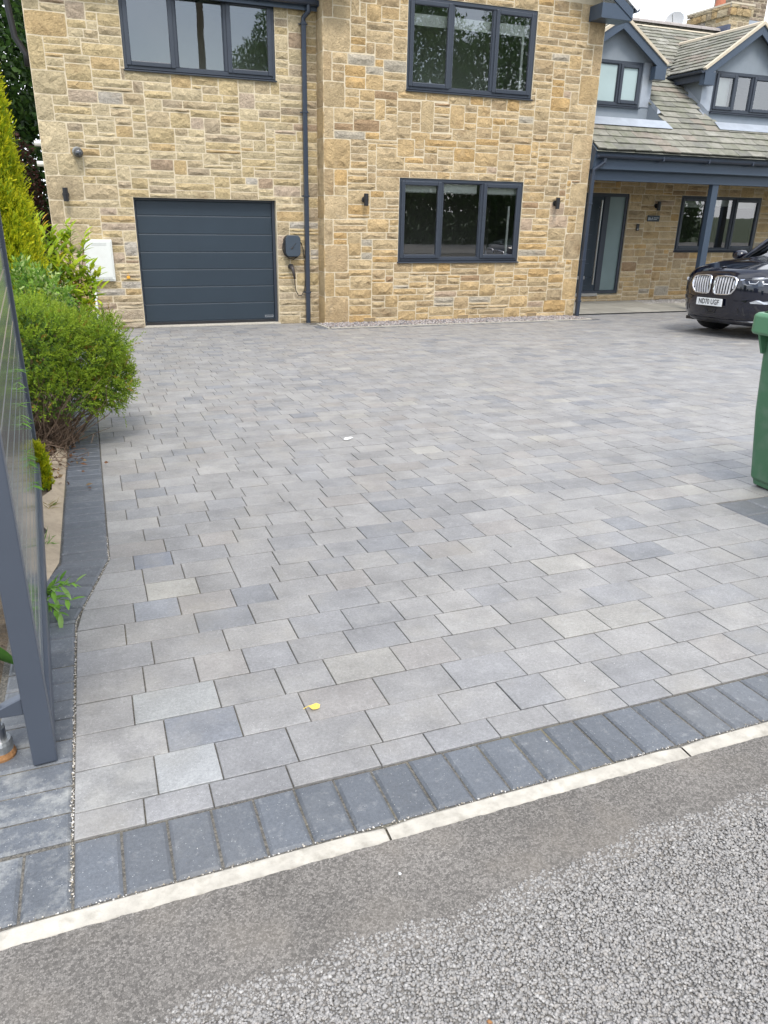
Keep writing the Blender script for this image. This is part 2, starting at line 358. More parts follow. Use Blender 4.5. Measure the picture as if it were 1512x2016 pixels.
def inset(poly, d):
    n = len(poly); out = []
    for i in range(n):
        p0, p1, p2 = poly[i - 1], poly[i], poly[(i + 1) % n]
        e1 = ((p1[0] - p0[0]), (p1[1] - p0[1])); e2 = ((p2[0] - p1[0]), (p2[1] - p1[1]))
        l1 = math.hypot(*e1) or 1e-9; l2 = math.hypot(*e2) or 1e-9
        n1 = (-e1[1] / l1, e1[0] / l1); n2 = (-e2[1] / l2, e2[0] / l2)
        k = 1 + n1[0] * n2[0] + n1[1] * n2[1]; k = max(k, 0.35)
        out.append((p1[0] + d * (n1[0] + n2[0]) / k, p1[1] + d * (n1[1] + n2[1]) / k))
    return out
def paver_geo(poly, ch=0.004, dep=0.003, dz=0.0, tilt=(0, 0)):
    """poly: ccw ground outline; returns verts, faces of a chamfered block."""
    cx = sum(p[0] for p in poly) / len(poly); cyy = sum(p[1] for p in poly) / len(poly)
    n = len(poly); inn = inset(poly, ch)
    def z(p): return gz(p[1]) + dz + tilt[0] * (p[0] - cx) + tilt[1] * (p[1] - cyy)
    v = [(p[0], p[1], z(p)) for p in inn] + [(p[0], p[1], z(p) - dep) for p in poly] + [(p[0], p[1], z(p) - 0.03) for p in poly]
    f = [tuple(range(n))]
    for i in range(n):
        j = (i + 1) % n
        f += [(i, i + n, j + n, j), (i + n, i + 2 * n, j + 2 * n, j + n)]
    return v, f
def rect(x0, x1, y0, y1): return [(x0, y0), (x1, y0), (x1, y1), (x0, y1)]

PITCH_Y = 0.1668
rows_meas = {  # centres of the perpend joints in the nearest courses
    0: [-0.02, 0.148, 0.357, 0.607, 0.77, 0.98, 1.18, 1.434, 1.605, 1.807, 2.014],
    1: [0.019, 0.188, 0.397, 0.647, 0.896, 1.104, 1.268, 1.476, 1.684, 1.891, 2.054],
    2: [0.061, 0.273, 0.478, 0.731, 0.981, 1.228, 1.437, 1.608, 1.853, 2.097],
    3: [-0.021, 0.236, 0.44, 0.609, 0.856, 1.062, 1.279, 1.484, 1.691, 1.939, 2.177, 2.416],
    4: [0.022, 0.192, 0.358, 0.524, 0.735, 0.942, 1.108, 1.354, 1.565, 1.776, 2.016, 2.224, 2.38],
    5: [0.063, 0.318, 0.569, 0.779, 0.989, 1.15, 1.322, 1.482, 1.687, 1.933, 2.138, 2.299, 2.477, 2.672],
    6: [-0.02, 0.235, 0.446, 0.696, 0.944, 1.107, 1.278, 1.526, 1.731, 1.976, 2.177, 2.417, 2.631],
    7: [0.02, 0.191, 0.405, 0.571, 0.821, 0.987, 1.232, 1.399, 1.641, 1.892, 2.099, 2.336],
}
def left_edge(y):
    if y < 2.72: return -0.188
    if y < 3.30: return -0.188 + (y - 2.72) / 0.58 * 0.135
    return -0.053
PC = [((0.240, 0.234, 0.229), 6), ((0.254, 0.247, 0.240), 6), ((0.224, 0.222, 0.224), 3.4), ((0.196, 0.199, 0.208), 1.3), ((0.266, 0.257, 0.246), 2.2), ((0.288, 0.276, 0.254), 0.5), ((0.250, 0.236, 0.224), 2.2)]
def pick(pal, r):
    t = r.random() * sum(w for _, w in pal)
    for c, w in pal:
        t -= w
        if t <= 0: break
    k = r.uniform(0.93, 1.07)
    return tuple(x * k for x in c)
fixed = {(2, 1): (0.185, 0.193, 0.210), (1, 1): (0.30, 0.305, 0.305), (7, 1): (0.215, 0.222, 0.238), (8, 1): (0.305, 0.293, 0.266), (3, 1): (0.285, 0.288, 0.282), (1, 0): (0.255, 0.252, 0.245), (10, 1): (0.17, 0.18, 0.205)}
G = 0.0019
pavers = []
y = 1.54; ri = 0
while y < 12.98:
    h = 0.097 if ri == 0 else PITCH_Y
    y0, y1 = y, min(y + h, 12.99)
    xl0, xl1 = left_edge(y0 + 0.002), left_edge(y1 - 0.002)
    xr = min(18.0, 1.30 * y1 + 3.4)
    js = list(rows_meas.get(ri, []))
    x = js[-1] if js else max(xl0, xl1) + rng.choice([0.10, 0.167, 0.207, 0.25])
    if not js: js = [x]
    while x < xr:
        x += rng.choice([0.167, 0.167, 0.207, 0.207, 0.207, 0.25, 0.25]); js.append(x)
    edges = [None] + js
    for i in range(len(edges) - 1):
        xa, xb = edges[i], edges[i + 1]
        p = [(xa + G, y0 + G) if xa is not None else (xl0 + G, y0 + G), (xb - G, y0 + G), (xb - G, y1 - G), (xa + G, y1 - G) if xa is not None else (xl1 + G, y1 - G)]
        cx, cyy = (p[0][0] + p[1][0]) / 2, (y0 + y1) / 2
        if y1 < 2.99:
            if p[0][0] < 3.127 < p[1][0]: p[1], p[2] = (3.125, p[1][1]), (3.125, p[2][1]); cx = (p[0][0] + 3.125) / 2
            elif 3.12 < cx < 4.0: continue
            elif cx >= 4.0 and p[0][0] < 4.157: p[0], p[3] = (4.157, p[0][1]), (4.157, p[3][1])
        if cyy > 12.02 and 3.5 < cx < 8.8: continue
        if cyy > 12.84 and cx > 8.9: continue
        if p[1][0] - p[0][0] < 0.02: continue
        c = fixed.get((ri, i), None) or pick(PC, rng)
        st = 0.35 if rng.random() < 0.12 else 0.0
        if ri in (1, 2) and i == 0: st = 0.6
        pavers.append((p, (*c, st), cx, cyy))
    y += h; ri += 1
def pav_key(t):
    vis = in_frame((t[2], t[3], gz(t[3])), 40)
    return (0 if vis else 1, t[2] ** 2 + t[3] ** 2)
pavers.sort(key=pav_key)
for i, (p, c, cx, cyy) in enumerate(pavers[:300]):
    v, f = paver_geo(p, 0.0022, 0.0014, rng.uniform(-0.0012, 0.0012), (rng.uniform(-.006, .006), rng.uniform(-.006, .006)))
    mk('paver', v, f, mt['paver'], drive, col=c)
mb = MB()
for p, c, cx, cyy in pavers[300:]:
    v, f = paver_geo(p, 0.0016, 0.0008, rng.uniform(-0.0008, 0.0008), (rng.uniform(-.004, .004), rng.uniform(-.004, .004)))
    mb.add(v, f, c)
mb.build('distant_paving', mt['paver'], drive, usecol=True, kind='stuff')

BCOL = (0.106, 0.116, 0.131)
G = 0.0032
borders = []
def badd(p, st=0.0, ch=0.008):
    k = rng.uniform(0.88, 1.12); borders.append((p, (BCOL[0] * k, BCOL[1] * k, BCOL[2] * k, st), ch))
x = -0.188 - 0.1085 * 4; i = -4
while x < 6.5:        # soldier course along the kerb
    st = {-1: 0.75, -2: 1.0, -3: 0.9}.get(i, 0.12 if rng.random() < 0.3 else 0.0)
    badd(rect(x + G, x + 0.1085 - G, 1.336, 1.536), st); x += 0.1085; i += 1
y = 1.545; j = 0
while y < 2.74:       # lower run beside the gate
    st = {0: 0.95, 1: 1.0, 2: 0.7}.get(j, 0.35 if rng.random() < 0.5 else 0.1)
    badd(rect(-0.398, -0.194, y + G, min(y + 0.1065, 2.745) - G), st); y += 0.1065; j += 1
ang0 = 2.745
nk = 6
for j in range(nk):   # splayed run through the kink
    t0, t1 = j / nk, (j + 1) / nk
    def E(t): return ((-0.192 + 0.132 * t, 2.745 + 0.575 * t), (-0.398 + 0.138 * t, 2.745 + 0.575 * t + 0.06 * math.sin(math.pi * t)))
    (ra, la), (rb, lb) = E(t0), E(t1)
    badd([(la[0], la[1] + G), (ra[0], ra[1] + G), (rb[0], rb[1] - G), (lb[0], lb[1] - G)], 0.1)
y = 3.32
while y < 12.9:       # long run up to the house
    badd(rect(-0.26, -0.058, y + G, y + 0.1065 - G), 0.15 if rng.random() < 0.2 else 0.0); y += 0.1065
for k in range(7):    # short return beside the bin
    for q in range(5):
        badd(rect(3.13 + q * 0.205 + G, 3.13 + (q + 1) * 0.205 - G, 2.968 - (k + 1) * 0.2035 + G, 2.968 - k * 0.2035 - G))
for (x0, x1, y0, y1) in [(3.46 + .21 * 0, 3.60, 12.03, 12.6)]:
    for k in range(5): badd(rect(x0, x1, y0 + k * .12 + G, y0 + (k + 1) * .12 - G))
for k in range(50): badd(rect(3.62 + k * .1045, 3.62 + (k + 1) * .1045 - 2 * G, 11.86, 12.02))
borders.sort(key=lambda t: (0 if in_frame((sum(p[0] for p in t[0]) / 4, sum(p[1] for p in t[0]) / 4, 0), 60) else 1, (t[0][0][0]) ** 2 + t[0][0][1] ** 2))
for p, c, ch in borders:
    v, f = paver_geo(p, ch, 0.0065, rng.uniform(-0.001, 0.002), (rng.uniform(-.008, .008), rng.uniform(-.008, .008)))
    mk('border_paver', v, f, mt['border'], drive, col=c)

# loose grit caught in the joints
def blobs(P, S, cols, seed=0, flat=0.7):
    r = np.random.default_rng(seed)
    t = (1 + 5 ** 0.5) / 2
    iv = np.array([(-1, t, 0), (1, t, 0), (-1, -t, 0), (1, -t, 0), (0, -1, t), (0, 1, t), (0, -1, -t), (0, 1, -t), (t, 0, -1), (t, 0, 1), (-t, 0, -1), (-t, 0, 1)]) / 1.9
    it = np.array([(0, 11, 5), (0, 5, 1), (0, 1, 7), (0, 7, 10), (0, 10, 11), (1, 5, 9), (5, 11, 4), (11, 10, 2), (10, 7, 6), (7, 1, 8), (3, 9, 4), (3, 4, 2), (3, 2, 6), (3, 6, 8), (3, 8, 9), (4, 9, 5), (2, 4, 11), (6, 2, 10), (8, 6, 7), (9, 8, 1)])
    n = len(P); v = np.tile(iv, (n, 1, 1)) * (1 + r.uniform(-0.34, 0.34, (n, 12, 1)))
    v = v * r.uniform(0.65, 1.25, (n, 1, 3))
    q = r.uniform(0, 2 * np.pi, n); b = r.uniform(-0.7, 0.7, n)
    cb, sb = np.cos(b)[:, None], np.sin(b)[:, None]
    vx, vz = v[..., 0] * cb - v[..., 2] * sb, v[..., 0] * sb + v[..., 2] * cb
    c, s_ = np.cos(q)[:, None], np.sin(q)[:, None]
    v = np.stack([vx * c - v[..., 1] * s_, vx * s_ + v[..., 1] * c, vz * flat], -1) * S[:, None, None]
    v = v + P[:, None, :]
    f = (it[None] + (np.arange(n) * 12)[:, None, None]).reshape(-1, 3)
    return v.reshape(-1, 3), f, np.repeat(cols, 12, 0)
def shards(P, S, cols, seed=0, flat=0.5):
    r = np.random.default_rng(seed); n = len(P)
    cv = np.array([(x, y, z) for z in (-1, 1) for y in (-1, 1) for x in (-1, 1)], float) * .78
    v = np.tile(cv, (n, 1, 1)) + r.uniform(-.42, .42, (n, 8, 3)); v = v * r.uniform(.7, 1.3, (n, 1, 3))
    q = r.normal(size=(n, 4)); q /= np.linalg.norm(q, axis=1, keepdims=True); w, x, y, z = q.T
    Rm = np.stack([1 - 2 * (y * y + z * z), 2 * (x * y - w * z), 2 * (x * z + w * y), 2 * (x * y + w * z), 1 - 2 * (x * x + z * z), 2 * (y * z - w * x), 2 * (x * z - w * y), 2 * (y * z + w * x), 1 - 2 * (x * x + y * y)], -1).reshape(n, 3, 3)
    v = np.einsum('nij,nkj->nki', Rm, v) * S[:, None, None] * np.array([1, 1, flat]) + P[:, None, :]
    it = np.array([(0, 2, 1), (1, 2, 3), (4, 5, 6), (5, 7, 6), (0, 1, 4), (1, 5, 4), (2, 6, 3), (3, 6, 7), (0, 4, 2), (2, 4, 6), (1, 3, 5), (3, 7, 5)])
    return v.reshape(-1, 3), (it[None] + (np.arange(n) * 8)[:, None, None]).reshape(-1, 3), np.repeat(cols, 8, 0)
n1, n2, n3 = 900, 500, 500
ya = nr.uniform(1.35, 3.6, n1); P1 = np.stack([np.where(ya < 2.72, -0.191, -0.191 + np.clip((ya - 2.72) / .58, 0, 1) * .135) + nr.normal(0, 0.002, n1), ya, [gz(a) - 0.003 for a in ya]], -1)
xa = nr.uniform(-0.4, 2.6, n2); P2 = np.stack([xa, 1.331 + nr.normal(0, 0.0025, n2), np.full(n2, gz(1.331) - 0.001)], -1)
xb, yb = nr.uniform(-0.2, 2.8, n3), nr.uniform(1.36, 4.2, n3); P3 = np.stack([xb, yb, [gz(a) + 0.0005 for a in yb]], -1)
PP = np.concatenate([P1, P2, P3]); SS = np.concatenate([nr.uniform(.0010, .0030, n1), nr.uniform(.0008, .0026, n2), nr.uniform(.0004, .0014, n3)])
cc = np.array([(.5, .46, .40), (.30, .26, .2), (.6, .58, .55), (.2, .18, .15)])[nr.integers(0, 4, len(PP))]
v, f, c = blobs(PP, SS, cc, 3); mk('joint_grit', v, f, mt['pebble'], None, col=c, kind='stuff')

# kerb of flush concrete edgings
kerb = tag(mk('kerb_bed', [(-8, 1.262, -0.004), (9, 1.262, -0.004), (9, 1.33, -0.004), (-8, 1.33, -0.004)], [(0, 1, 2, 3)], mt['sand']), kind='structure', label='pale flush concrete kerb between the drive and the road')
x = -2.2
while x < 6.5:
    mb = MB(); n = 12; vs = []
    for k in range(n + 1):
        xx = x + 0.003 + (0.911 - 0.006) * k / n; e = 0.006 if k in (0, n) else 0
        vs += [(xx, 1.266, -0.02), (xx, 1.266 + rng.uniform(-.001, .001), 0.004 - e), (xx, 1.275, 0.0105 - e), (xx, 1.319 - e * .3 + rng.uniform(-.0012, .0012), 0.0115 - e), (xx, 1.326, 0.006 - e), (xx, 1.326, -0.02)]
    fs = [(a * 6 + b, (a + 1) * 6 + b, (a + 1) * 6 + b + 1, a * 6 + b + 1) for a in range(n) for b in range(5)]
    mb.add(vs, fs); mb.build('kerb_stone', mt['kerb'], kerb); x += 0.911

# tarmac strip and old road
def road_edge(x): return 1.028 + 0.05 * max(0, x) ** 1.3 + 0.010 * math.sin(x * 7.1) + 0.008 * math.sin(x * 17 + 1) + 0.005 * math.sin(x * 41)
xs = np.linspace(-9, 9, 1801); nx = len(xs)
tv = []
for xx in xs:
    tv += [(xx, road_edge(xx) - 0.06, 0.0125), (xx, 1.15, 0.014), (xx, 1.2705 + rng.uniform(-.0014, .0014) + .0008 * math.sin(xx * 61), 0.0145)]
tag(mk('tarmac_strip', tv, [(3 * i + k, 3 * i + 3 + k, 3 * i + 4 + k, 3 * i + 1 + k) for i in range(nx - 1) for k in (0, 1)], mt['tarmac']), kind='structure', label='darker strip of newer tarmac along the kerb')
tag(mk('road', [(-60, -4.6, 0.0085), (60, -4.6, 0.0085), (60, 1.25, 0.0085), (-60, 1.25, 0.0085)], [(0, 1, 2, 3)], mt['road']), kind='structure', label='worn grey road surface with coarse chippings')
nst = 122000
px, py = nr.uniform(-0.75, 2.55, nst), nr.uniform(0.50, 1.17, nst)
re = np.array([road_edge(a) for a in px]); keep = (py < re + nr.normal(0, 0.0035, nst)) & (py > 0.52 + 0.12 * px * 0)
px, py = px[keep], py[keep]; n = len(px)
cc = np.array([(.30, .287, .272), (.275, .264, .25), (.325, .312, .297), (.31, .289, .264), (.24, .23, .22), (.40, .385, .365)])[nr.choice(6, n, p=[.3, .24, .18, .13, .1, .05])]
v, f, c = shards(np.stack([px, py, np.full(n, 0.0115) + nr.normal(0, .0012, n)], -1), nr.uniform(.0015, .0041, n) * (1 + .25 * (nr.random(n) < .06)), cc, 5, 0.62)
mk('road_chippings', v, f, mt['chip'], None, col=c, kind='stuff')

# soil bed and concrete haunch on the left
sv = []; NXs = 14; NYs = 60
for j in range(NYs + 1):
    yy = 1.0 + (14.5 - 1.0) * j / NYs
    for i in range(NXs + 1):
        xr_ = -0.40 if yy < 2.7 else (-0.40 + min(1, (yy - 2.7) / .6) * .138)
        xx = xr_ - 4.0 * (i / NXs) ** 1.6
        sv.append((xx, yy, gz(yy) - 0.012 + (0.0 if i == 0 else min(i, 4) * 0.012 + rng.uniform(-.015, .02))))
tag(mk('soil_bed', sv, [(j * (NXs + 1) + i + 1, j * (NXs + 1) + i, (j + 1) * (NXs + 1) + i, (j + 1) * (NXs + 1) + i + 1) for j in range(NYs) for i in range(NXs)], mt['soil'], smooth=True), kind='structure', label='bare soil bed beside the driveway border')
hv = []
for j in range(15):
    yy = 3.0 + 2.35 * j / 14
    xe = -0.398 + min(1, max(0, (yy - 2.745) / .575)) * .135 - .003
    w = 0.10 + 0.05 * math.sin(j * 1.3) + (0.02 if j < 4 else 0)
    for k in range(4):
        t = k / 3; hv.append((xe - w * t, yy, gz(yy) - 0.004 + 0.045 * t + rng.uniform(-.004, .004)))
tag(mk('concrete_haunch', hv, [(j * 4 + k + 1, j * 4 + k, (j + 1) * 4 + k, (j + 1) * 4 + k + 1) for j in range(14) for k in range(3)], mt['haunch'], smooth=True), kind='structure', label='buff concrete haunching along the outer edge of the border')

# gravel strip under the gable wall, porch paving
YE, YG, YP = 12.75, 13.10, 14.70
gs = tag(mk('gravel_strip', [(3.64, 12.09, gz(12.09) - .004), (8.72, 12.09, gz(12.09) - .004), (8.72, 12.76, gz(12.76) + .01), (3.64, 12.76, gz(12.76) + .01)], [(0, 1, 2, 3)], mt['sand']), kind='structure', label='narrow gravel strip at the foot of the gable wall')
mb = MB(); mb.box(3.66, 8.7, 12.035, 12.075, gz(12.05) - .05, gz(12.05) + .012); mb.build('edging_kerb', mt['kerb'], gs)
mb = MB(); mb.hexa([(3.60, 12.035, -.52), (3.64, 12.035, -.52), (3.64, 12.73, -.52), (3.60, 12.73, -.52), (3.60, 12.035, gz(12.05) + .012), (3.64, 12.035, gz(12.05) + .012), (3.64, 12.73, gz(12.7) + .012), (3.60, 12.73, gz(12.7) + .012)]); mb.build('edging_kerb', mt['kerb'], gs)
mb = MB(); mb.hexa([(8.70, 12.035, -.52), (8.74, 12.035, -.52), (8.74, 12.7, -.52), (8.70, 12.7, -.52), (8.70, 12.035, gz(12.05) + .012), (8.74, 12.035, gz(12.05) + .012), (8.74, 12.7, gz(12.7) + .012), (8.70, 12.7, gz(12.7) + .012)]); mb.build('edging_kerb', mt['kerb'], gs)
n = 4600
px, py = nr.uniform(3.65, 8.69, n), nr.uniform(12.08, 12.74, n)
cc = np.array([(.28, .24, .23), (.22, .20, .20), (.36, .33, .31), (.25, .20, .175), (.17, .165, .17), (.40, .37, .35)])[nr.integers(0, 6, n)]
v, f, c = blobs(np.stack([px, py, np.array([gz(b) + .006 for b in py]) + nr.uniform(0, .014, n)], -1), nr.uniform(.010, .020, n), cc, 8, 0.75)
mk('gravel_pebbles', v, f, mt['pebble'], None, col=c, kind='stuff')
pp = tag(mk('porch_paving', [(8.9, 12.86, -.478), (17.5, 12.86, -.478), (17.5, 14.72, -.478), (8.9, 14.72, -.478)], [(0, 1, 2, 3)], mt['sand']), kind='structure', label='flagstone paving under the porch roof')
yy = 12.88
for h in (0.62, 0.58, 0.62):
    x = 8.92 + rng.uniform(-.3, 0)
    while x < 17:
        w = rng.choice([.6, .88, .9]); x0 = max(x, 8.93)
        k = rng.uniform(.9, 1.1)
        if not (yy > 14.0 and x0 > 11.6 and x0 < 14.2):
            mb = MB(); mb.box(x0 + .004, x + w - .004, yy + .004, yy + h - .004, -.49, -.452 + rng.uniform(-.001, .001)); mb.build('flagstone', mt['flag'], pp, bevel=.004)
        x += w
    yy += h
for ch in pp.children:
    me = ch.data; ca = me.color_attributes.new('col', 'FLOAT_COLOR', 'POINT'); k = rng.uniform(.85, 1.12)
    ca.data.foreach_set('color', np.tile(np.array([.31 * k, .295 * k, .255 * k, 0], np.float32), len(me.vertices)))
mb = MB(); mb.box(8.95, 17.4, 12.845, 12.872, -.53, -.462); mb.build('drain_slot', mt['black'], pp)
n = 2200
px, py = nr.uniform(11.65, 14.2, n), nr.uniform(14.05, 14.68, n)
v, f, c = blobs(np.stack([px, py, np.full(n, -.463) + nr.uniform(0, .014, n)], -1), nr.uniform(.008, .018, n), np.array([(.46, .43, .40), (.36, .33, .31), (.52, .5, .47)])[nr.integers(0, 3, n)], 9, 0.75)
mk('porch_gravel', v, f, mt['pebble'], None, col=c, kind='stuff')
# ------------------------------------------------------------------ house
house = thing('stone_house', 'buff sandstone house with anthracite windows, garage door and slate roofed porch wing', 'house', (3.76, 13.1, -0.5))
ZB = -0.62
SP = [((.45, .335, .185), 5), ((.49, .40, .255), 5), ((.37, .295, .20), 3), ((.44, .36, .235), 4), ((.45, .315, .155), 1.8), ((.29, .20, .125), 0.7), ((.43, .33, .24), 0.8), ((.41, .37, .315), 0.5), ((.35, .28, .185), 1.5)]
SPE = [((.46, .335, .17), 5), ((.48, .375, .22), 5), ((.40, .30, .17), 3), ((.45, .35, .20), 4), ((.47, .315, .135), 2), ((.31, .21, .12), 0.6), ((.43, .33, .235), 0.5), ((.38, .35, .28), 0.4), ((.37, .29, .175), 1.8)]
SPG = [((.48, .375, .205), 5), ((.51, .42, .265), 5), ((.42, .335, .21), 3), ((.47, .385, .235), 4), ((.46, .33, .165), 1.5), ((.33, .24, .165), 0.6), ((.43, .34, .255), 0.8), ((.43, .395, .34), 0.5), ((.36, .29, .20), 1.4)]
def mute(P, k, m): return [(tuple(a * (1 - k) + b * k for a, b in zip(c, m)), w) for c, w in P]
SPE = mute(SPE, .14, (.45, .345, .20)); SPG = mute(SPG, .14, (.47, .38, .23))
SPE = [((c[0] * 1.13, c[1] * 1.11, c[2] * 1.13), w) for c, w in SPE]; SPG = [((c[0] * 1.10, c[1] * 1.10, c[2] * 1.12), w) for c, w in SPG]
stones = []      # (verts, faces, colour, wall, size key)
def stone_geo(x0, x1, z0, z1, Y, r, sawn=False, out=1.0):
    w, h = x1 - x0, z1 - z0
    nx = max(2, min(5, int(round(w / 0.085)))); nz = max(2, min(4, int(round(h / 0.065))))
    dmax = (0.004 if sawn else 0.022) * out; base = (0.008 if sawn else r.uniform(0.006, 0.010)) * out
    sx, sz = r.uniform(-.35, .35), r.uniform(-.5, .3)
    vs = []; J = min(w, h) * 0.05
    for j in range(nz + 1):
        for i in range(nx + 1):
            a, b = i / nx, j / nz
            edge = i in (0, nx) or j in (0, nz)
            x, z = x0 + w * a, z0 + h * b
            if edge:
                if i in (0, nx) and j in (0, nz):
                    x += J * (0.5 if i == 0 else -0.5); z += J * (0.5 if j == 0 else -0.5)
                x += r.uniform(-.0025, .0025); z += r.uniform(-.0025, .0025); d = 0.003 * out
            else:
                if not sawn: x += r.uniform(-.3, .3) * w / nx; z += r.uniform(-.3, .3) * h / nz
                d = base + (r.random() ** 1.3) * dmax * (1 + sx * (a - .5) + sz * (b - .5) * 1.6)
            vs.append((x, Y - d, z))
    W = nx + 1
    fs = []
    for j in range(nz):
        for i in range(nx):
            q = (j * W + i, j * W + i + 1, (j + 1) * W + i + 1, (j + 1) * W + i)
            fs += [(q[0], q[1], q[2]), (q[0], q[2], q[3])] if r.random() < .5 else [(q[0], q[1], q[3]), (q[1], q[2], q[3])]
    ring = [i for i in range(W)] + [j * W + nx for j in range(1, nz + 1)] + [nz * W + i for i in range(nx - 1, -1, -1)] + [j * W for j in range(nz - 1, 0, -1)]
    b0 = len(vs); vs += [(vs[k][0], Y + 0.006, vs[k][2]) for k in ring]
    n = len(ring); fs += [(ring[(k + 1) % n], ring[k], b0 + k, b0 + (k + 1) % n) for k in range(n)]
    return vs, fs
def lay(x0, x1, z0, z1, openings, quoins, r, hw, wr, cx=.05, cz=.0545, joint=.0140):
    nx, nz = int(round((x1 - x0) / cx)), int(round((z1 - z0) / cz)); cx = (x1 - x0) / nx; cz = (z1 - z0) / nz
    occ = np.zeros((nz, nx), bool); out = []
    for (a, b, c, d) in openings + [q[:4] for q in quoins]:
        for j in range(nz):
            zc = z0 + (j + .5) * cz
            if not (c < zc < d): continue
            for i in range(nx):
                if a < x0 + (i + .5) * cx < b: occ[j, i] = True
    rects = [(q[0], q[1], q[2], q[3], q[4]) for q in quoins]
    edges = openings + [q[:4] for q in quoins]
    for j in range(nz):
        i = 0
        while i < nx:
            if occ[j, i]: i += 1; continue
            run = 0
            while i + run < nx and not occ[j, i + run]: run += 1
            up = 0
            while j + up < nz and up < 6 and not occ[j + up, i]: up += 1
            h = r.choices([k for k, _ in hw], [w for _, w in hw])[0]
            h = min(h, up)
            if up - h == 1: h = up if up <= 5 else h - 1
            h = max(h, 1)
            lo, hi = wr[min(h, 5)]
            w = r.randint(lo, hi)
            if run - w < 3: w = run if run <= hi + 3 else run // 2
            w = min(w, run)
            for k in range(w):      # keep the block clear of anything above
                if occ[j:j + h, i + k].any(): w = k; break
            w = max(w, 1)
            occ[j:j + h, i:i + w] = True
            a, b, c, d = x0 + i * cx, x0 + (i + w) * cx, z0 + j * cz, z0 + (j + h) * cz
            for (p, q, s, t) in edges:
                if c < t - .01 and d > s + .01:
                    if abs(a - q) < cx * .8: a = q
                    if abs(b - p) < cx * .8: b = p
            for (p, q, s, t) in edges:
                if a < q - .01 and b > p + .01:
                    if abs(c - t) < cz * .8: c = t
                    if abs(d - s) < cz * .8: d = s
            rects.append((a, b, c, d, False)); i += w
    g = joint / 2
    return [(a + g, b - g, c + g, d - g, s) for a, b, c, d, s in rects if b - a > .035 and d - c > .03]

def wall_plate(mb, x0, x1, z0, z1, Y, openings, reveal):
    X = sorted({x0, x1} | {v for o in openings for v in o[:2]}); Z = sorted({z0, z1} | {v for o in openings for v in o[2:4]})
    for a, b in zip(X, X[1:]):
        for c, d in zip(Z, Z[1:]):
            if any(o[0] <= (a + b) / 2 <= o[1] and o[2] <= (c + d) / 2 <= o[3] for o in openings): continue
            mb.add([(a, Y, c), (b, Y, c), (b, Y, d), (a, Y, d)], [(0, 1, 2, 3)])
    for a, b, c, d in openings:
        e = Y + reveal
        mb.add([(a, Y, c), (a, e, c), (a, e, d), (a, Y, d)], [(0, 3, 2, 1)]); mb.add([(b, Y, c), (b, e, c), (b, e, d), (b, Y, d)], [(0, 1, 2, 3)])
        mb.add([(a, Y, d), (b, Y, d), (b, e, d), (a, e, d)], [(0, 3, 2, 1)]); mb.add([(a, Y, c), (b, Y, c), (b, e, c), (a, e, c)], [(0, 1, 2, 3)])

# openings
GD = (0.80, 3.04, -0.52, 1.485)
W1 = (0.855, 3.10, 3.19, 4.265)
W2 = (5.15, 7.465, 3.16, 4.47)
W3 = (5.08, 7.455, 0.525, 1.885)
FD = (9.55, 11.28, -0.32, 1.80)
W4 = (12.68, 15.03, 0.595, 1.80)
mb = MB(); wall_plate(mb, -0.41, 3.76, ZB, 4.32, YG, [GD, W1], 0.2)
mb.add([(-0.41, YG, ZB), (-0.41, 18.5, ZB), (-0.41, 18.5, 4.32), (-0.41, YG, 4.32)], [(3, 2, 1, 0)])
gwall = mb.build('wall', mt['mortar'], house); gwall['label'] = 'set back stone wall with the garage door'
mb = MB(); wall_plate(mb, 3.76, 8.80, ZB, 4.66, YE, [W2, W3], 0.2)
mb.add([(3.76, YE, 4.66), (8.80, YE, 4.66), (6.28, YE, 6.25)], [(0, 1, 2)])
mb.add([(3.76, YE, ZB), (3.76, YG + .2, ZB), (3.76, YG + .2, 4.66), (3.76, YE, 4.66)], [(3, 2, 1, 0)][::-1])
mb.add([(8.80, YE, ZB), (8.80, 18.0, ZB), (8.80, 18.0, 4.66), (8.80, YE, 4.66)], [(0, 1, 2, 3)])
ewall = mb.build('wall', mt['mortar'], house); ewall['label'] = 'projecting gable wall with two windows'
mb = MB(); wall_plate(mb, 8.80, 17.6, ZB, 2.12, YP, [FD, W4], 0.2)
pwall = mb.build('wall', mt['mortar'], house); pwall['label'] = 'shaded stone wall under the porch roof'

r1, r2, r3 = random.Random(21), random.Random(5), random.Random(33)
HW1 = [(2, 66), (3, 13), (4, 11), (1, 14)]; WR1 = {1: (4, 11), 2: (4, 12), 3: (4, 9), 4: (4, 8), 5: (5, 7)}
HW2 = [(2, 62), (3, 22), (4, 8), (5, 2), (1, 8)]; WR2 = {1: (4, 10), 2: (5, 12), 3: (5, 10), 4: (5, 8), 5: (5, 8)}
# quoins
q1 = []; z = -0.52; k = 0
while z < 4.3:
    h = r1.choice([.30, .34, .38, .42]); w = [.20, .46][k % 2] * r1.uniform(.8, 1.2)
    q1.append((-0.41, -0.41 + w, z, min(z + h, 4.32), False)); z += h; k += 1
rg = lay(-0.41, 3.76, -0.52, 4.32, [GD, W1], q1, r1, HW1, WR1)
q2 = []; z = -0.50; k = 0
while z < 4.6:
    h = r2.choice([.40, .44, .48, .36]); w = [.40, .16][k % 2] * r2.uniform(.85, 1.15)
    q2.append((3.76, 3.76 + w, z, min(z + h, 4.66), r2.random() < .6)); z += h; k += 1
nq2 = len(q2)
z = -0.50; k = 1
while z < 4.6:
    h = r2.choice([.34, .40, .46]); w = [.36, .17][k % 2] * r2.uniform(.85, 1.15)
    q2.append((8.80 - w, 8.80, z, min(z + h, 4.66), r2.random() < .5)); z += h; k += 1
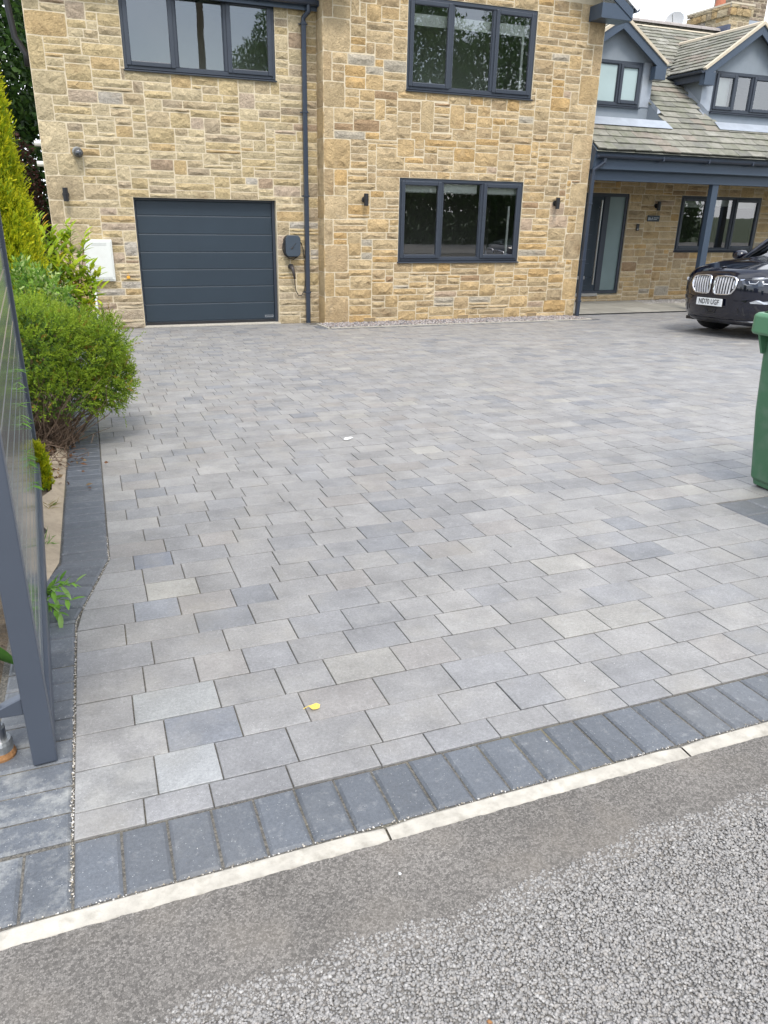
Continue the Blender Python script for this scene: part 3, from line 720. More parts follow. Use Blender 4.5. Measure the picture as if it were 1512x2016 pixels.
# a few sawn blocks seen in the gable
for a in ((5.42, 5.66, 2.58, 3.05, True), (5.95, 6.22, 2.66, 3.02, True), (5.02, 5.33, 2.20, 2.47, True), (4.62, 4.80, 2.72, 3.02, False), (4.35, 4.62, 4.30, 4.62, True)): q2.append(a)
re_ = lay(3.76, 8.80, -0.50, 4.66, [W2, W3], q2, r2, HW2, WR2)
rp = lay(8.80, 16.6, -0.47, 2.12, [FD, W4], [], r3, HW2, WR2)
for rects, Y, wall, r in ((rg, YG, gwall, r1), (re_, YE, ewall, r2), (rp, YP, pwall, r3)):
    for (a, b, c, d, sawn) in rects:
        v, f = stone_geo(a, b, c, d, Y, r, sawn or r.random() < .10)
        col = pick(SPG if wall is gwall else SPE, r)
        if wall is gwall and d < 0.05: col = tuple(.6 * x + .4 * y_ for x, y_ in zip(col, (.42, .35, .27)))
        cxp, czp = (a + b) / 2, (c + d) / 2
        vis = in_frame((cxp, Y, czp), 10)
        stones.append((v, f, (*col, 0), wall, (0 if vis else 1, -((b - a) * (d - c)) / (cxp ** 2 + Y ** 2))))
# quoin faces on the short return of the gable
for i, (a, b, c, d, s) in enumerate(q2[:nq2]):
    vs, fs = stone_geo(0.0, YG - YE + .02, c + .005, d - .005, 0.0, r2, True)
    vs = [(3.76 + p[1], YE - .004 + (YG - YE + .02 - p[0]), p[2]) for p in vs]
    cc = stones[0][2] if False else (*pick(SPE[:4], r2), 0)
    stones.append((vs, fs, cc, ewall, (1, 0)))
stones.sort(key=lambda t: t[4])
for v, f, c, wall, k in stones[:300]:
    mk('stone', v, f, mt['stone'], wall, col=c)
mb = MB()
for v, f, c, wall, k in stones[300:]: mb.add(v, f, c)
mb.build('small_stonework', mt['stone'], house, usecol=True, kind='stuff')

def bar_ring(mb, x0, x1, z0, z1, y0, y1, w, wb=None):
    wb = wb or w
    mb.box(x0, x0 + w, y0, y1, z0, z1); mb.box(x1 - w, x1, y0, y1, z0, z1)
    mb.box(x0 + w, x1 - w, y0, y1, z1 - w, z1); mb.box(x0 + w, x1 - w, y0, y1, z0, z0 + wb)

def window(parent, o, Y, splits, kinds, blind=0.0, room='dark', label=None, sill=True, depth=1.6, glass='glass'):
    """o: opening; splits: inner mullion positions as fractions; kinds: 's' opening sash or 'f' fixed for each light."""
    x0, x1, z0, z1 = o; yf = Y + 0.012; FWD = .058
    zs = z0 + (.032 if sill else 0)
    xs = [x0] + [x0 + (x1 - x0) * s for s in splits] + [x1]
    mb = MB(); bar_ring(mb, x0, x1, zs, z1, yf, yf + .07, FWD)
    for xm in xs[1:-1]: mb.box(xm - .030, xm + .030, yf + .002, yf + .068, zs + FWD, z1 - FWD)
    wf = mb.build('window', mt['frame'], parent, bevel=.006)
    if label: wf['label'] = label
    if sill:
        mb = MB(); mb.hexa([(x0 - .012, Y - .045, z0), (x1 + .012, Y - .045, z0), (x1 + .012, yf + .07, z0), (x0 - .012, yf + .07, z0), (x0 - .012, Y - .045, z0 + .018), (x1 + .012, Y - .045, z0 + .018), (x1 + .012, yf + .07, z0 + .031), (x0 - .012, yf + .07, z0 + .031)])
        mb.build('sill', mt['frame'], wf, bevel=.004)
    for i, kd in enumerate(kinds):
        a = xs[i] + (FWD if i == 0 else .030); b = xs[i + 1] - (FWD if i == len(kinds) - 1 else .030); c = zs + FWD; d = z1 - FWD
        if kd == 's':
            mb = MB(); e = .016; bar_ring(mb, a - e, b + e, c - e, d + e, yf - .022, yf + .045, .068); mb.build('sash', mt['frame'], wf, bevel=.012, seg=2)
            a += .052; b -= .052; c += .052; d -= .052; yg = yf + .012
        else: yg = yf + .035; mb = MB(); bar_ring(mb, a, b, c, d, yf + .018, yf + .06, .014); mb.build('glazing_bead', mt['frame'], wf, bevel=.004); a += .013; b -= .013; c += .013; d -= .013
        mk('pane', [(a, yg, c), (b, yg, c), (b, yg, d), (a, yg, d)], [(0, 1, 2, 3)], mt[glass], wf)
        if blind:
            zb0 = d - blind; mb = MB(); mb.box(a - .02, b + .02, yf + .11, yf + .118, zb0, d + .03)
            mb.build('blind', mt['blind'], wf)
    if room:
        a, b, c, d, y0, y1 = x0 - .02, x1 + .02, z0 - .02, z1 + .02, yf + .074, yf + depth
        v = [(a, y0, c), (b, y0, c), (b, y0, d), (a, y0, d), (a - .2, y1, c - .2), (b + .2, y1, c - .2), (b + .2, y1, d + .1), (a - .2, y1, d + .1)]
        mk('room_interior', v, [(4, 7, 6, 5), (0, 4, 5, 1), (3, 2, 6, 7), (0, 3, 7, 4), (1, 5, 6, 2)], mt[room], wf)
    return wf
w = window(house, W1, YG, (.335, .668), 'sfs', 0.0, room='room', label='upper window above the garage door reflecting pale sky')
w = window(house, W2, YE, (.335, .665), 'sfs', 0.0, room='room', label='upper window of the gable with a white blind')
mb = MB(); mb.box(W2[0] + .07, W2[1] - .07, YE + .13, YE + .14, W2[3] - .36, W2[3] - .20); mb.build('blind', mt['blind'], w)
mb = MB(); mb.box(W2[1] - .19, W2[1] - .15, YE + .13, YE + .15, W2[2] + .08, W2[3] - .36); mb.build('curtain_edge', mt['blind'], w)
w = window(house, W3, YE, (.335, .665), 'sfs', 0.0, label='lower window of the gable with a frilled white blind')
xs_ = [W3[0] + (W3[1] - W3[0]) * t for t in (0, .335, .665, 1)]
for k, dep in ((0, .10), (1, .155), (2, .10)):
    a, b = xs_[k] + .06, xs_[k + 1] - .06; n = int((b - a) / .024)
    zt = W3[3] - .06; zb = W3[3] - .06 - dep - (.055 if k != 1 else 0); mb = MB()
    vs = [(a, YE + .13, zt), (b, YE + .13, zt)]; mb.box(a, b, YE + .13, YE + .136, zb + .02, zt)
    for q in range(n):
        u0 = a + (b - a) * q / n; u1 = a + (b - a) * (q + 1) / n
        mb.add([(u0, YE + .133, zb + .02), (u1, YE + .133, zb + .02), ((u0 + u1) / 2, YE + .133, zb - .012)], [(0, 2, 1)])
    mb.build('blind', mt['blind'], w)
mb = MB(); mb.box(W3[1] - .20, W3[1] - .165, YE + .13, YE + .15, W3[2] + .10, W3[3] - .40); mb.build('curtain_edge', mt['blind'], w)
w = window(house, W4, YP, (.333, .667), 'sfs', 0.13, label='porch window beside the front door')

# garage door
gd = MB(); x0, x1, z0, z1 = GD; yd = YG + .125
gd.box(x0, x0 + .03, yd - .03, yd + .05, z0, z1); gd.box(x1 - .05, x1, yd - .03, yd + .05, z0, z1); gd.box(x0 + .03, x1 - .05, yd - .03, yd + .05, z1 - .035, z1)
gdo = gd.build('garage_door', mt['frame'], house, bevel=.004)
zl = [1.45, 1.227, .95, .677, .408, .135, -.14, -.425]
for a, b in zip(zl, zl[1:]):
    mb = MB(); mb.box(x0 + .032, x1 - .052, yd, yd + .04, b + .004, a - .004)
    mb.build('door_panel', mt['door'], gdo, bevel=.009, seg=2)
mb = MB(); mb.box(x0 + .032, x1 - .052, yd + .012, yd + .02, -.43, 1.45); mb.build('panel_edge_glint', M('edge_glint_grey', (.16, .18, .20), .5), gdo)  # lighter sheet behind the gaps imitates light caught on the panel edges
mb = MB(); bar_ring(mb, x1 - .225, x1 - .08, -.392, -.358, yd - .003, yd + .001, .006); mb.build('maker_badge', mt['silver'], gdo)
mb = MB(); mb.box(x0 + .03, x1 - .03, yd - .02, yd + .05, -.47, -.432); mb.build('bottom_seal', mt['blackpl'], gdo)
mb = MB(); mb.hexa([(x0 - .02, YG - .03, -.6), (x1 + .02, YG - .03, -.6), (x1 + .02, yd + .06, -.6), (x0 - .02, yd + .06, -.6), (x0 - .02, YG - .03, -.482), (x1 + .02, YG - .03, -.482), (x1 + .02, yd + .06, -.465), (x0 - .02, yd + .06, -.465)])
mb.build('threshold', mt['kerb'], gdo)
mb = MB(); mb.box(x0, x1, yd + .05, yd + .07, z0, z1); mb.build('lining', mt['black'], gdo)

# front door with side light
x0, x1, z0, z1 = FD; yd = YP + .03
mb = MB(); bar_ring(mb, x0, x1, z0 + .03, z1, yd, yd + .08, .07); mb.box(10.66, 10.80, yd + .001, yd + .079, z0 + .1, z1 - .07)
fd = mb.build('front_door', mt['frame'], house, bevel=.006)
mb = MB(); mb.box(x0 + .07, 10.66, yd + .02, yd + .07, z0 + .06, z1 - .07); dl = mb.build('door_leaf', mt['door'], fd, bevel=.003)
mb = MB()
for zz_ in (1.25, .95, .65, .35, .05, -.12): mb.box(x0 + .09, 10.44, yd + .0175, yd + .0205, zz_, zz_ + .008)
mb.build('door_groove', mt['fascia'], dl)
mb = MB(); mb.tube([(10.555, yd - .05, -.09), (10.555, yd - .05, 1.66)], .017, 10); mb.box(10.545, 10.565, yd - .05, yd + .02, .05, .075); mb.box(10.545, 10.565, yd - .05, yd + .02, 1.5, 1.525)
mb.build('pull_handle', mt['steel'], fd)
mb = MB(); mb.box(10.05, 10.37, yd + .008, yd + .02, .02, .09); mb.build('letter_plate', mt['steel'], fd, bevel=.004)
mb = MB(); mb.box(9.6, 10.70, yd - .07, yd + .05, z0 - .02, z0 + .05); mb.build('threshold', mt['steel'], fd, bevel=.005)
mk('side_light', [(10.80, yd + .035, z0 + .10), (11.21, yd + .035, z0 + .10), (11.21, yd + .035, z1 - .07), (10.80, yd + .035, z1 - .07)], [(0, 1, 2, 3)], mt['frost'], fd)

# air bricks at the foot of the gable
for xa in (4.57, 6.40, 7.85):
    mb = MB(); mb.box(xa - .11, xa + .11, YE - .03, YE + .01, -.455, -.385); ab = mb.build('air_brick', mt['vent'], house, bevel=.003)
    mb = MB()
    for q in range(9):
        for p in range(3): mb.box(xa - .098 + q * .0225, xa - .098 + q * .0225 + .013, YE - .0315, YE - .028, -.447 + p * .021, -.447 + p * .021 + .012)
    mb.build('vent_hole', mt['black'], ab)

# rainwater goods and eaves
def halfround(mb, p0, p1, r, n=7):
    d = (Vector(p1) - Vector(p0)).normalized(); side = d.cross(Vector((0, 0, 1))).normalized(); vs = []
    for p in (p0, p1):
        for rr in (r, r - .006):
            for k in range(n + 1):
                a = math.pi * k / n; q = Vector(p) + side * math.cos(a) * rr - Vector((0, 0, 1)) * math.sin(a) * rr; vs.append(q)
    m = n + 1; fs = []
    for k in range(n):
        fs += [(k, k + 1, 2 * m + k + 1, 2 * m + k), (m + k + 1, m + k, 3 * m + k, 3 * m + k + 1), (k, m + k, m + k + 1, k + 1), (2 * m + k, 2 * m + k + 1, 3 * m + k + 1, 3 * m + k)]
    fs += [(0, 2 * m, 3 * m, m), (n, m + n, 3 * m + n, 2 * m + n)]; mb.add(vs, fs)
mb = MB(); halfround(mb, (-.46, 12.945, 4.285), (3.735, 12.945, 4.285), .062); mb.box(3.73, 3.745, 12.88, 13.01, 4.215, 4.29)
g1 = mb.build('gutter', mt['gutter'], house, smooth=False)
mb = MB(); mb.box(-.46, 3.755, 13.01, 13.032, 4.17, 4.36); mb.build('fascia', mt['fascia'], house)
mb = MB(); mb.tube([(3.60, 12.945, 4.235), (3.60, 12.945, 4.15), (3.535, 13.02, 4.07), (3.535, 13.02, 4.02)], .036, 10); mb.box(3.50, 3.57, 12.985, 13.055, -.50, 4.03)
dp = mb.build('downpipe', mt['gutter'], house, bevel=.008)
for zz_ in (3.98, 2.78, 1.55, .02):
    mb = MB(); mb.box(3.492, 3.578, 12.978, 13.06, zz_, zz_ + .028); mb.box(3.465, 3.605, 13.05, 13.068, zz_ + .004, zz_ + .022); mb.build('pipe_bracket', mt['gutter'], dp, bevel=.003)
mb = MB(); mb.box(8.815, 8.885, 12.66, 12.73, -.47, 2.05)
mb.tube([(9.0, 12.59, 2.33), (9.0, 12.59, 2.26), (8.85, 12.68, 2.13), (8.85, 12.69, 2.03)], .034, 10)
dp = mb.build('downpipe', mt['gutter'], house, bevel=.008); dp['label'] = 'downpipe on the corner of the gable beside the porch'
for zz_ in (1.55, .55, -.2):
    mb = MB(); mb.box(8.807, 8.893, 12.652, 12.738, zz_, zz_ + .028); mb.build('pipe_bracket', mt['gutter'], dp, bevel=.003)
mb = MB(); mb.tube([(-.66, 13.5, 4.6), (-.62, 13.5, 4.05), (-.575, 13.5, 3.56), (-.455, 13.5, 3.36), (-.455, 13.5, 3.2)], .045, 10); o = mb.build('soil_pipe', mt['blackpl'], house, smooth=True)
for zz_ in (2.21, 1.93):
    mb = MB(); mb.tube([(-.40, 13.7, zz_), (-.52, 13.7, zz_)], .04, 10); mb.build('overflow_pipe', mt['white'], house)

# porch: gutter, fascia, beam, soffit, post
mb = MB(); halfround(mb, (8.84, 12.59, 2.385), (17.6, 12.59, 2.385), .062)
for xx in (10.2, 11.3, 12.7, 14.0, 15.2): mb.tube([(xx, 12.59, 2.315), (xx + .05, 12.59, 2.315)], .012, 6)
mb.build('gutter', mt['gutter'], house)
for xx in (10.25, 11.32, 12.40, 13.5, 14.6):
    mb = MB(); mb.box(xx, xx + .03, 12.523, 12.655, 2.31, 2.387); mb.build('gutter_bracket', mt['gutter'], house, bevel=.008)
mb = MB(); mb.box(8.84, 17.6, 12.655, 12.685, 2.15, 2.45); mb.build('fascia', mt['fascia'], house, bevel=.003)
mb = MB(); mb.prism([(12.68, 2.14), (12.60, 2.46), (12.78, 2.585), (12.78, 2.14)], 8.805, 8.84, 'x'); mb.build('end_board', mt['fascia'], house)
mb = MB(); mb.box(8.84, 17.6, 12.685, 12.80, 2.14, 2.16); mb.build('soffit', mt['fascia'], house)
mb = MB(); mb.box(8.84, 17.6, 12.78, 12.95, 1.965, 2.30); mb.build('porch_beam', mt['fascia'], house, bevel=.004)
mb = MB(); mb.box(8.84, 17.6, 12.95, 14.70, 2.10, 2.118); mb.build('porch_ceiling', mt['frame'], house)
for xp in (11.76, 15.7):
    mb = MB(); mb.box(xp, xp + .15, 12.80, 12.92, -.455, 1.966); p = mb.build('porch_post', mt['fascia'], house, bevel=.006)
    mb = MB(); mb.box(xp - .03, xp + .18, 12.77, 12.95, -.456, -.44); mb.build('foot_plate', mt['fascia'], p)

# ---- roofs
TS = 0.69; EY, EZ = 12.57, 2.455
def rz(y): return EZ + TS * (y - EY)
ca, sa = math.cos(math.atan(TS)), math.sin(math.atan(TS))
D1 = dict(xc=9.94, hw=.94, yf=14.0, z0=3.06, ze=4.15, za=4.74, wx=(9.24, 10.64), wz=(3.33, 4.13), sp=(.62,), kinds='fs')
D2 = dict(xc=13.28, hw=1.12, yf=14.0, z0=3.12, ze=4.15, za=4.92, wx=(12.43, 14.13), wz=(3.36, 4.13), sp=(.345, .60), kinds='sfs')
RIDGE_Y = 16.95
mb = MB(); e = .02
RX = sorted({8.80, 17.6, D1['xc'] - D1['hw'], D1['xc'] + D1['hw'], D2['xc'] - D2['hw'], D2['xc'] + D2['hw']})
YC_ = [EY + (D['z0'] - EZ) / TS - .06 for D in (D1, D2)]
RY = sorted({EY, RIDGE_Y, 14.0, 14.6, *YC_})
for xa, xb in zip(RX, RX[1:]):
    for ya, yb_ in zip(RY, RY[1:]):
        if any(abs((xa + xb) / 2 - D['xc']) < D['hw'] and yc < (ya + yb_) / 2 < 14.6 for D, yc in zip((D1, D2), YC_)): continue
        mb.add([(xa, ya, rz(ya) - e), (xb, ya, rz(ya) - e), (xb, yb_, rz(yb_) - e), (xa, yb_, rz(yb_) - e)], [(0, 1, 2, 3)], (.2, .2, .17))
mb.add([(17.6, RIDGE_Y, rz(RIDGE_Y) - e), (8.8, RIDGE_Y, rz(RIDGE_Y) - e), (8.8, 22.0, EZ - e), (17.6, 22.0, EZ - e)], [(0, 1, 2, 3)], (.2, .2, .17))
roof = mb.build('roof', mt['slate'], house, usecol=True); roof['label'] = 'stone slate roof over the porch wing'
SC = [((.215, .207, .172), 6), ((.195, .192, .155), 5), ((.24, .23, .195), 4), ((.225, .198, .165), 1.5), ((.172, .168, .145), 2.5), ((.265, .256, .22), 1)]
slates = []
rs = random.Random(17)
def slate_geo(P, U, V, Nn, w, l, th, r):
    """P lower left corner, U along the course, V up the slope, Nn normal."""
    j = lambda s: r.uniform(-s, s)
    lift = .015 + r.uniform(0, .008)
    c = []
    for (a, b, t) in ((0, 0, lift), (w, 0, lift + j(.004)), (w, l, .002), (0, l, .002)):
        c.append(P + U * a + V * (b + (j(.012) if b == 0 else 0)) + Nn * t)
    top = [p + Nn * (th if i < 2 else th * .6) for i, p in enumerate(c)]
    vs = c + top
    return [tuple(p) for p in vs], [(4, 5, 6, 7), (0, 1, 5, 4), (1, 2, 6, 5), (3, 0, 4, 7)]
def slate_field(P0, U, V, width, length, parent, e0, e1, skip=None, wmin=.22, wmax=.42):
    U, V = U.normalized(), V.normalized(); Nn = U.cross(V); t = 0.0; k = 0
    while t < length - .03:
        e = e0 + (e1 - e0) * t / length
        x = -rs.uniform(0, wmax) if True else 0
        while x < width:
            w = rs.uniform(wmin, wmax); a, b = max(x, 0), min(x + w, width)
            if b - a > .05:
                P = P0 + U * (a + .002) + V * t; c = P + U * ((b - a) / 2) + V * (e / 2)
                if not (skip and skip(c)):
                    v, f = slate_geo(P, U, V, Nn, b - a - .004, min(e + .05, length - t), .019, rs)
                    px_ = project(c); ar = (b - a) * e / max(px_[2], 1) ** 2
                    slates.append((v, f, (*pick(SC, rs), 0), parent, (0 if in_frame(c, 5) else 1, -ar)))
            x += w
        t += e; k += 1
def in_dormer(c):
    for D in (D1, D2):
        if abs(c.x - D['xc']) < D['hw'] + .0:
            if c.y > 13.42 and c.z < D['za'] - .10 - max(0, abs(c.x - D['xc'])) * .55: return True
    return 14.95 < c.x < 15.65 and 16.6 < c.y
slate_field(Vector((8.82, EY, EZ)), Vector((1, 0, 0)), Vector((0, ca, sa)), 8.7, (RIDGE_Y - EY) / ca, roof, .215, .150, in_dormer)
# ridge tiles
x = 8.9
while x < 15.0:
    mb = MB(); vs = []
    for xx in (x + .003, x + .447):
        for k in range(7):
            a = math.pi * (k / 6); vs.append((xx, RIDGE_Y - .13 * math.cos(a), rz(RIDGE_Y) + .015 + .085 * math.sin(a)))
    mb.add(vs, [(k, k + 1, 8 + k, 7 + k) for k in range(6)] + [(6, 5, 4, 3, 2, 1, 0), (7, 8, 9, 10, 11, 12, 13)]); mb.build('ridge_tile', mt['ridge'], house); x += .45
mb = MB(); mb.tube([(8.9, RIDGE_Y - .14, rz(RIDGE_Y - .14) + .02), (15.0, RIDGE_Y - .14, rz(RIDGE_Y - .14) + .02)], .03, 6); mb.build('ridge_bedding', mt['verge'], house)

def dormer(D, label):
    xc, hw, yf, z0, ze, za = (D[k] for k in ('xc', 'hw', 'yf', 'z0', 'ze', 'za'))
    sl = (za - ze) / hw; x0, x1 = xc - hw, xc + hw
    wx0, wx1 = D['wx']; wz0, wz1 = D['wz']
    yb = EY + (ze - EZ) / TS
    mb = MB()
    mb.add([(x0, yf, z0), (wx0, yf, z0), (wx0, yf, ze), (x0, yf, ze)], [(0, 1, 2, 3)]); mb.add([(wx1, yf, z0), (x1, yf, z0), (x1, yf, ze), (wx1, yf, ze)], [(0, 1, 2, 3)])
    mb.add([(wx0, yf, z0), (wx1, yf, z0), (wx1, yf, wz0), (wx0, yf, wz0)], [(0, 1, 2, 3)])
    mb.add([(x0, yf, ze), (x1, yf, ze), (xc, yf, za)], [(0, 1, 2)])
    mb.add([(wx0, yf, wz1), (wx1, yf, wz1), (wx1, yf, ze), (wx0, yf, ze)], [(0, 1, 2, 3)])
    d = mb.build('dormer', mt['render'], house); d['label'] = label
    for xx, s in ((x0, -1), (x1, 1)):
        v = [(xx, yf + .001, rz(yf) - .05), (xx, yf + .001, ze), (xx, yb, ze)]
        mk('cheek', v, [(0, 1, 2) if s < 0 else (2, 1, 0)], mt['render'], d)
        wl_ = (wx0 - x0 if s < 0 else x1 - wx1) - .012
        mb = MB(); mb.box(*((xx - .012, xx + wl_) if s < 0 else (xx - wl_, xx + .012)), yf - .014, yf - .001, wz0 + .04, ze - .01); mb.build('corner_flashing', mt['lead'], d)
        # step flashing along the roof
        mb = MB(); q0 = Vector((xx + s * .005, yf - .3, rz(yf - .3))); q1 = Vector((xx + s * .005, yb, rz(yb)))
        mb.add([q0, q1, q1 + Vector((s * .10, 0, .03)), q0 + Vector((s * .10, 0, .03)), q0 + Vector((0, 0, .10)), q1 + Vector((0, 0, .10))], [(0, 1, 2, 3), (4, 5, 1, 0)]); mb.build('side_flashing', mt['lead'], d)
        # sloping cheeks of the cut under the window
        ys_ = EY + (z0 - .02 - EZ) / TS
        mk('cut_cheek', [(xx, yf + .001, z0 - .03), (xx, yf + .001, rz(yf) + .012), (xx, ys_ - .05, rz(ys_ - .05) + .012)], [(0, 1, 2), (2, 1, 0)][:1], mt['render'], d)
    ys_ = EY + (z0 - EZ) / TS
    mb = MB(); mb.add([(x0, yf, z0 + .05), (x1, yf, z0 + .05), (x1, yf - .012, z0), (x0, yf - .012, z0), (x1 + .0, ys_ - .03, z0 + .03), (x0 - .0, ys_ - .03, z0 + .03), (x1 + .03, ys_ - .26, rz(ys_ - .26) + .055), (x0 - .03, ys_ - .26, rz(ys_ - .26) + .055)], [(0, 3, 2, 1)[::-1], (3, 5, 4, 2)[::-1], (5, 7, 6, 4)[::-1]])
    mb.build('apron_flashing', mt['lead'], d)
    # little roof with slates, barge boards and verge
    yback = EY + (za + .08 - EZ) / TS; ov = .17; th = .10
    for s in (-1, 1):
        ex, ez = xc + s * (hw + .16), za - sl * (hw + .16) + .06
        ap = Vector((xc, yf - ov, za + .06)); ev = Vector((ex, yf - ov, ez))
        ye = EY + (ez - EZ) / TS + .05
        mk('roof_deck', [(xc, yf - ov, za + .045), (ex, yf - ov, ez - .015), (ex, ye, ez - .015), (xc, yback, za + .045)], [(0, 1, 2, 3) if s > 0 else (3, 2, 1, 0)], mt['render'], d)
        V = (ap - ev); L = V.length; Vn = V.normalized()
        if s < 0: U = Vector((0, -1, 0)); P0 = Vector((ex, yback, ez))
        else: U = Vector((0, 1, 0)); P0 = Vector((ex, yf - ov + .02, ez))
        def skip(c, s=s): return c.z < rz(c.y) + .01
        slate_field(P0, U, Vn, yback - (yf - ov) - .02, L, d, .155, .135, skip, .2, .36)
        # barge board (front face) and cream verge
        n2 = Vector((V.z, 0, -V.x)).normalized() if s < 0 else Vector((-V.z, 0, V.x)).normalized()
        dn = Vector((0, 0, -1)) * .20
        b0, b1 = ev.copy(), ap.copy()
        y0_, y1_ = yf - ov - .025, yf - ov
        P = [b0, b1, b1 + dn * .92, b0 + dn * .92]
        mb = MB(); mb.prism([(p.x, p.z) for p in P][::(1 if s > 0 else -1)], y0_, y1_)
        mb.box(min(ex, ex - s * .26), max(ex, ex - s * .26), y0_ - .012, y1_ + .11, ez - .27, ez - .045)
        mb.build('barge_board', mt['fascia'], d, bevel=.003)
        Q = [b0 + Vector((0, 0, .045)) + Vector((s * .03, 0, -.02)), b1 + Vector((0, 0, .05)), b1 + Vector((0, 0, -.012)), b0 + Vector((0, 0, -.012))]
        mb = MB(); mb.prism([(p.x, p.z) for p in Q][::(1 if s > 0 else -1)], y0_ - .03, y1_ + .03); mb.build('verge', mt['verge'], d)
        mb = MB(); halfround(mb, (ex + s * .05, yf - ov - .02, ez - .02), (ex + s * .05, ye - .1, ez - .02), .05, 6); mb.build('gutter', mt['gutter'], d)
        mb = MB(); mb.box(min(ex - s * .004, ex - s * .03), max(ex - s * .004, ex - s * .03), yf - ov + .1, ye, ez - .19, ez - .02); mb.build('eaves_board', mt['gutter'], d)
    mb = MB(); mb.tube([(xc, yf - ov, za + .075), (xc, yback, za + .075)], .045, 7); mb.build('ridge_bedding', mt['verge'], d)
    wf = window(d, (wx0, wx1, wz0, wz1), yf - .02, D['sp'], D['kinds'], 0.0, room='dark', depth=1.0, glass='obscure' if D is D1 else 'glass')
    return d, wf
d1, wf1 = dormer(D1, 'dormer nearer the gable with a half hidden window')
d2, wf2 = dormer(D2, 'dormer farther from the gable with an open casement')
# pale net behind the first dormer window
mb = MB(); mb.box(D1['wx'][0] + .05, D1['wx'][1] - .05, 14.12, 14.13, D1['wz'][0] + .03, D1['wz'][1] - .03); mb.build('blind', mt['blind'], wf1)
mb = MB(); mb.box(12.5, 12.95, 14.12, 14.13, D2['wz'][0] + .03, D2['wz'][1] - .03); mb.build('blind', mt['blind'], wf2)
# valley lead between the two dormers
mb = MB(); mb.add([(11.05, 14.85, rz(14.85) + .03), (11.75, 14.85, rz(14.85) + .03), (12.0, 15.9, rz(15.9) + .05), (11.6, 15.9, rz(15.9) + .05)], [(0, 1, 2, 3)]); mb.build('valley_lead', mt['lead'], house)
slates.sort(key=lambda t: t[4])
for v, f, c, par, k in slates[:300]: mk('slate', v, f, mt['slate'], par, col=c)
mb = MB()
for v, f, c, par, k in slates[300:]: mb.add(v, f, c)
mb.build('far_slates', mt['slate'], house, usecol=True, kind='stuff')

# gable roof and garage wing roof above the picture
mb = MB()
for s in (-1, 1):
    ex = 6.28 + s * 2.86; ez = 4.60; rzv = 6.42
    P = [(6.28, rzv), (ex, ez), (ex, ez - .05), (6.28, rzv - .08)]
    mb.prism(P[::(1 if s < 0 else -1)], 12.36, 18.5)
mb.build('roof', mt['slate'], house, usecol=True)['label'] = 'slate roof over the projecting gable'
mb = MB()
for s in (-1, 1):
    ex = 6.28 + s * 2.78
    a, b = sorted((6.28 + s * 2.17, ex)); mb.box(a, b, 12.385, 12.745, 4.405, 4.62)
    P = [(6.28, 6.33), (ex, 4.56), (ex, 4.42), (6.28, 6.12)]; mb.prism(P[::(1 if s < 0 else -1)], 12.37, 12.40)
mb.build('barge_board', mt['fascia'], house, bevel=.003)
mb = MB(); halfround(mb, (9.13, 12.36, 4.585), (9.13, 18, 4.585), .055); mb.build('gutter', mt['gutter'], house)
mb = MB(); mb.prism([(12.93, 4.34), (12.93, 4.36), (17.2, 7.15), (17.2, 7.1)], -.42, 3.9, 'x'); mb.build('roof', mt['slate'], house, usecol=True)['label'] = 'slate roof over the garage wing'

# chimneys
def chimney(x0, x1, y0, y1, z0, z1, label, band=True, cols=SP):
    r = random.Random(int(x0 * 10)); mb = MB(); mb.box(x0, x1, y0, y1, z0, z1); ch = mb.build('chimney', mt['mortar'], house); ch['label'] = label
    mb = MB(); z = z0
    while z < z1 - .02:
        h = min(r.choice([.10, .13, .15]), z1 - z); o = .05 if band and z > z1 - .30 else 0
        for (axis, a, b, f0) in (('x', x0, x1, y0), ('y', y0, y1, x0)):
            t = a - o
            while t < b + o - .02:
                w = min(r.choice([.18, .26, .34]), b + o - t); c = (*pick(cols, r), 0)
                v, f = stone_geo(t + .004, t + w - .004, z + .004, z + h - .004, 0, r, False, .8)
                if axis == 'x': v = [(p[0], f0 - o + p[1], p[2]) for p in v]
                else: v = [(f0 - o + p[1], (y0 + y1) - p[0], p[2]) for p in v]
                mb.add(v, f, c); t += w
        z += h
    mb.build('chimney_stone', mt['stone'], ch, usecol=True, kind='stuff')
    mb = MB(); o = .06 if band else .02; mb.box(x0 - o, x1 + o, y0 - o, y1 + o, z1, z1 + .04); mb.build('chimney_cap', mt['verge'], ch)
    return ch
ch = chimney(14.98, 15.58, 16.7, 18.1, 4.9, 6.03, 'lower buff stone chimney with a projecting top course')
mb = MB(); mb.lathe([(.13, 0), (.12, .12), (.10, .3), (.13, .32), (.13, .36)], (15.25, 17.4, 6.07), n=14); mb.build('chimney_pot', mt['clay'], ch)
mb = MB(); mb.box(14.88, 14.96, 16.6, 17.2, 5.2, 5.60); mb.box(14.93, 15.4, 16.62, 16.66, 5.15, 5.42); mb.build('flashing', M('dark_lead', (.07, .08, .12), .5, metal=.2, var=.2), ch)
ch = chimney(16.1, 16.9, 17.6, 18.6, 5.0, 7.6, 'taller weathered chimney behind the roof ridge', False, [((.25, .20, .14), 3), ((.30, .24, .18), 3), ((.19, .15, .11), 2), ((.35, .3, .24), 1)])
mb = MB(); mb.box(16.02, 16.98, 17.55, 17.62, 5.55, 5.98); mb.box(16.03, 16.12, 17.55, 18.5, 5.55, 5.98); mb.build('flashing', mt['lead'], ch)
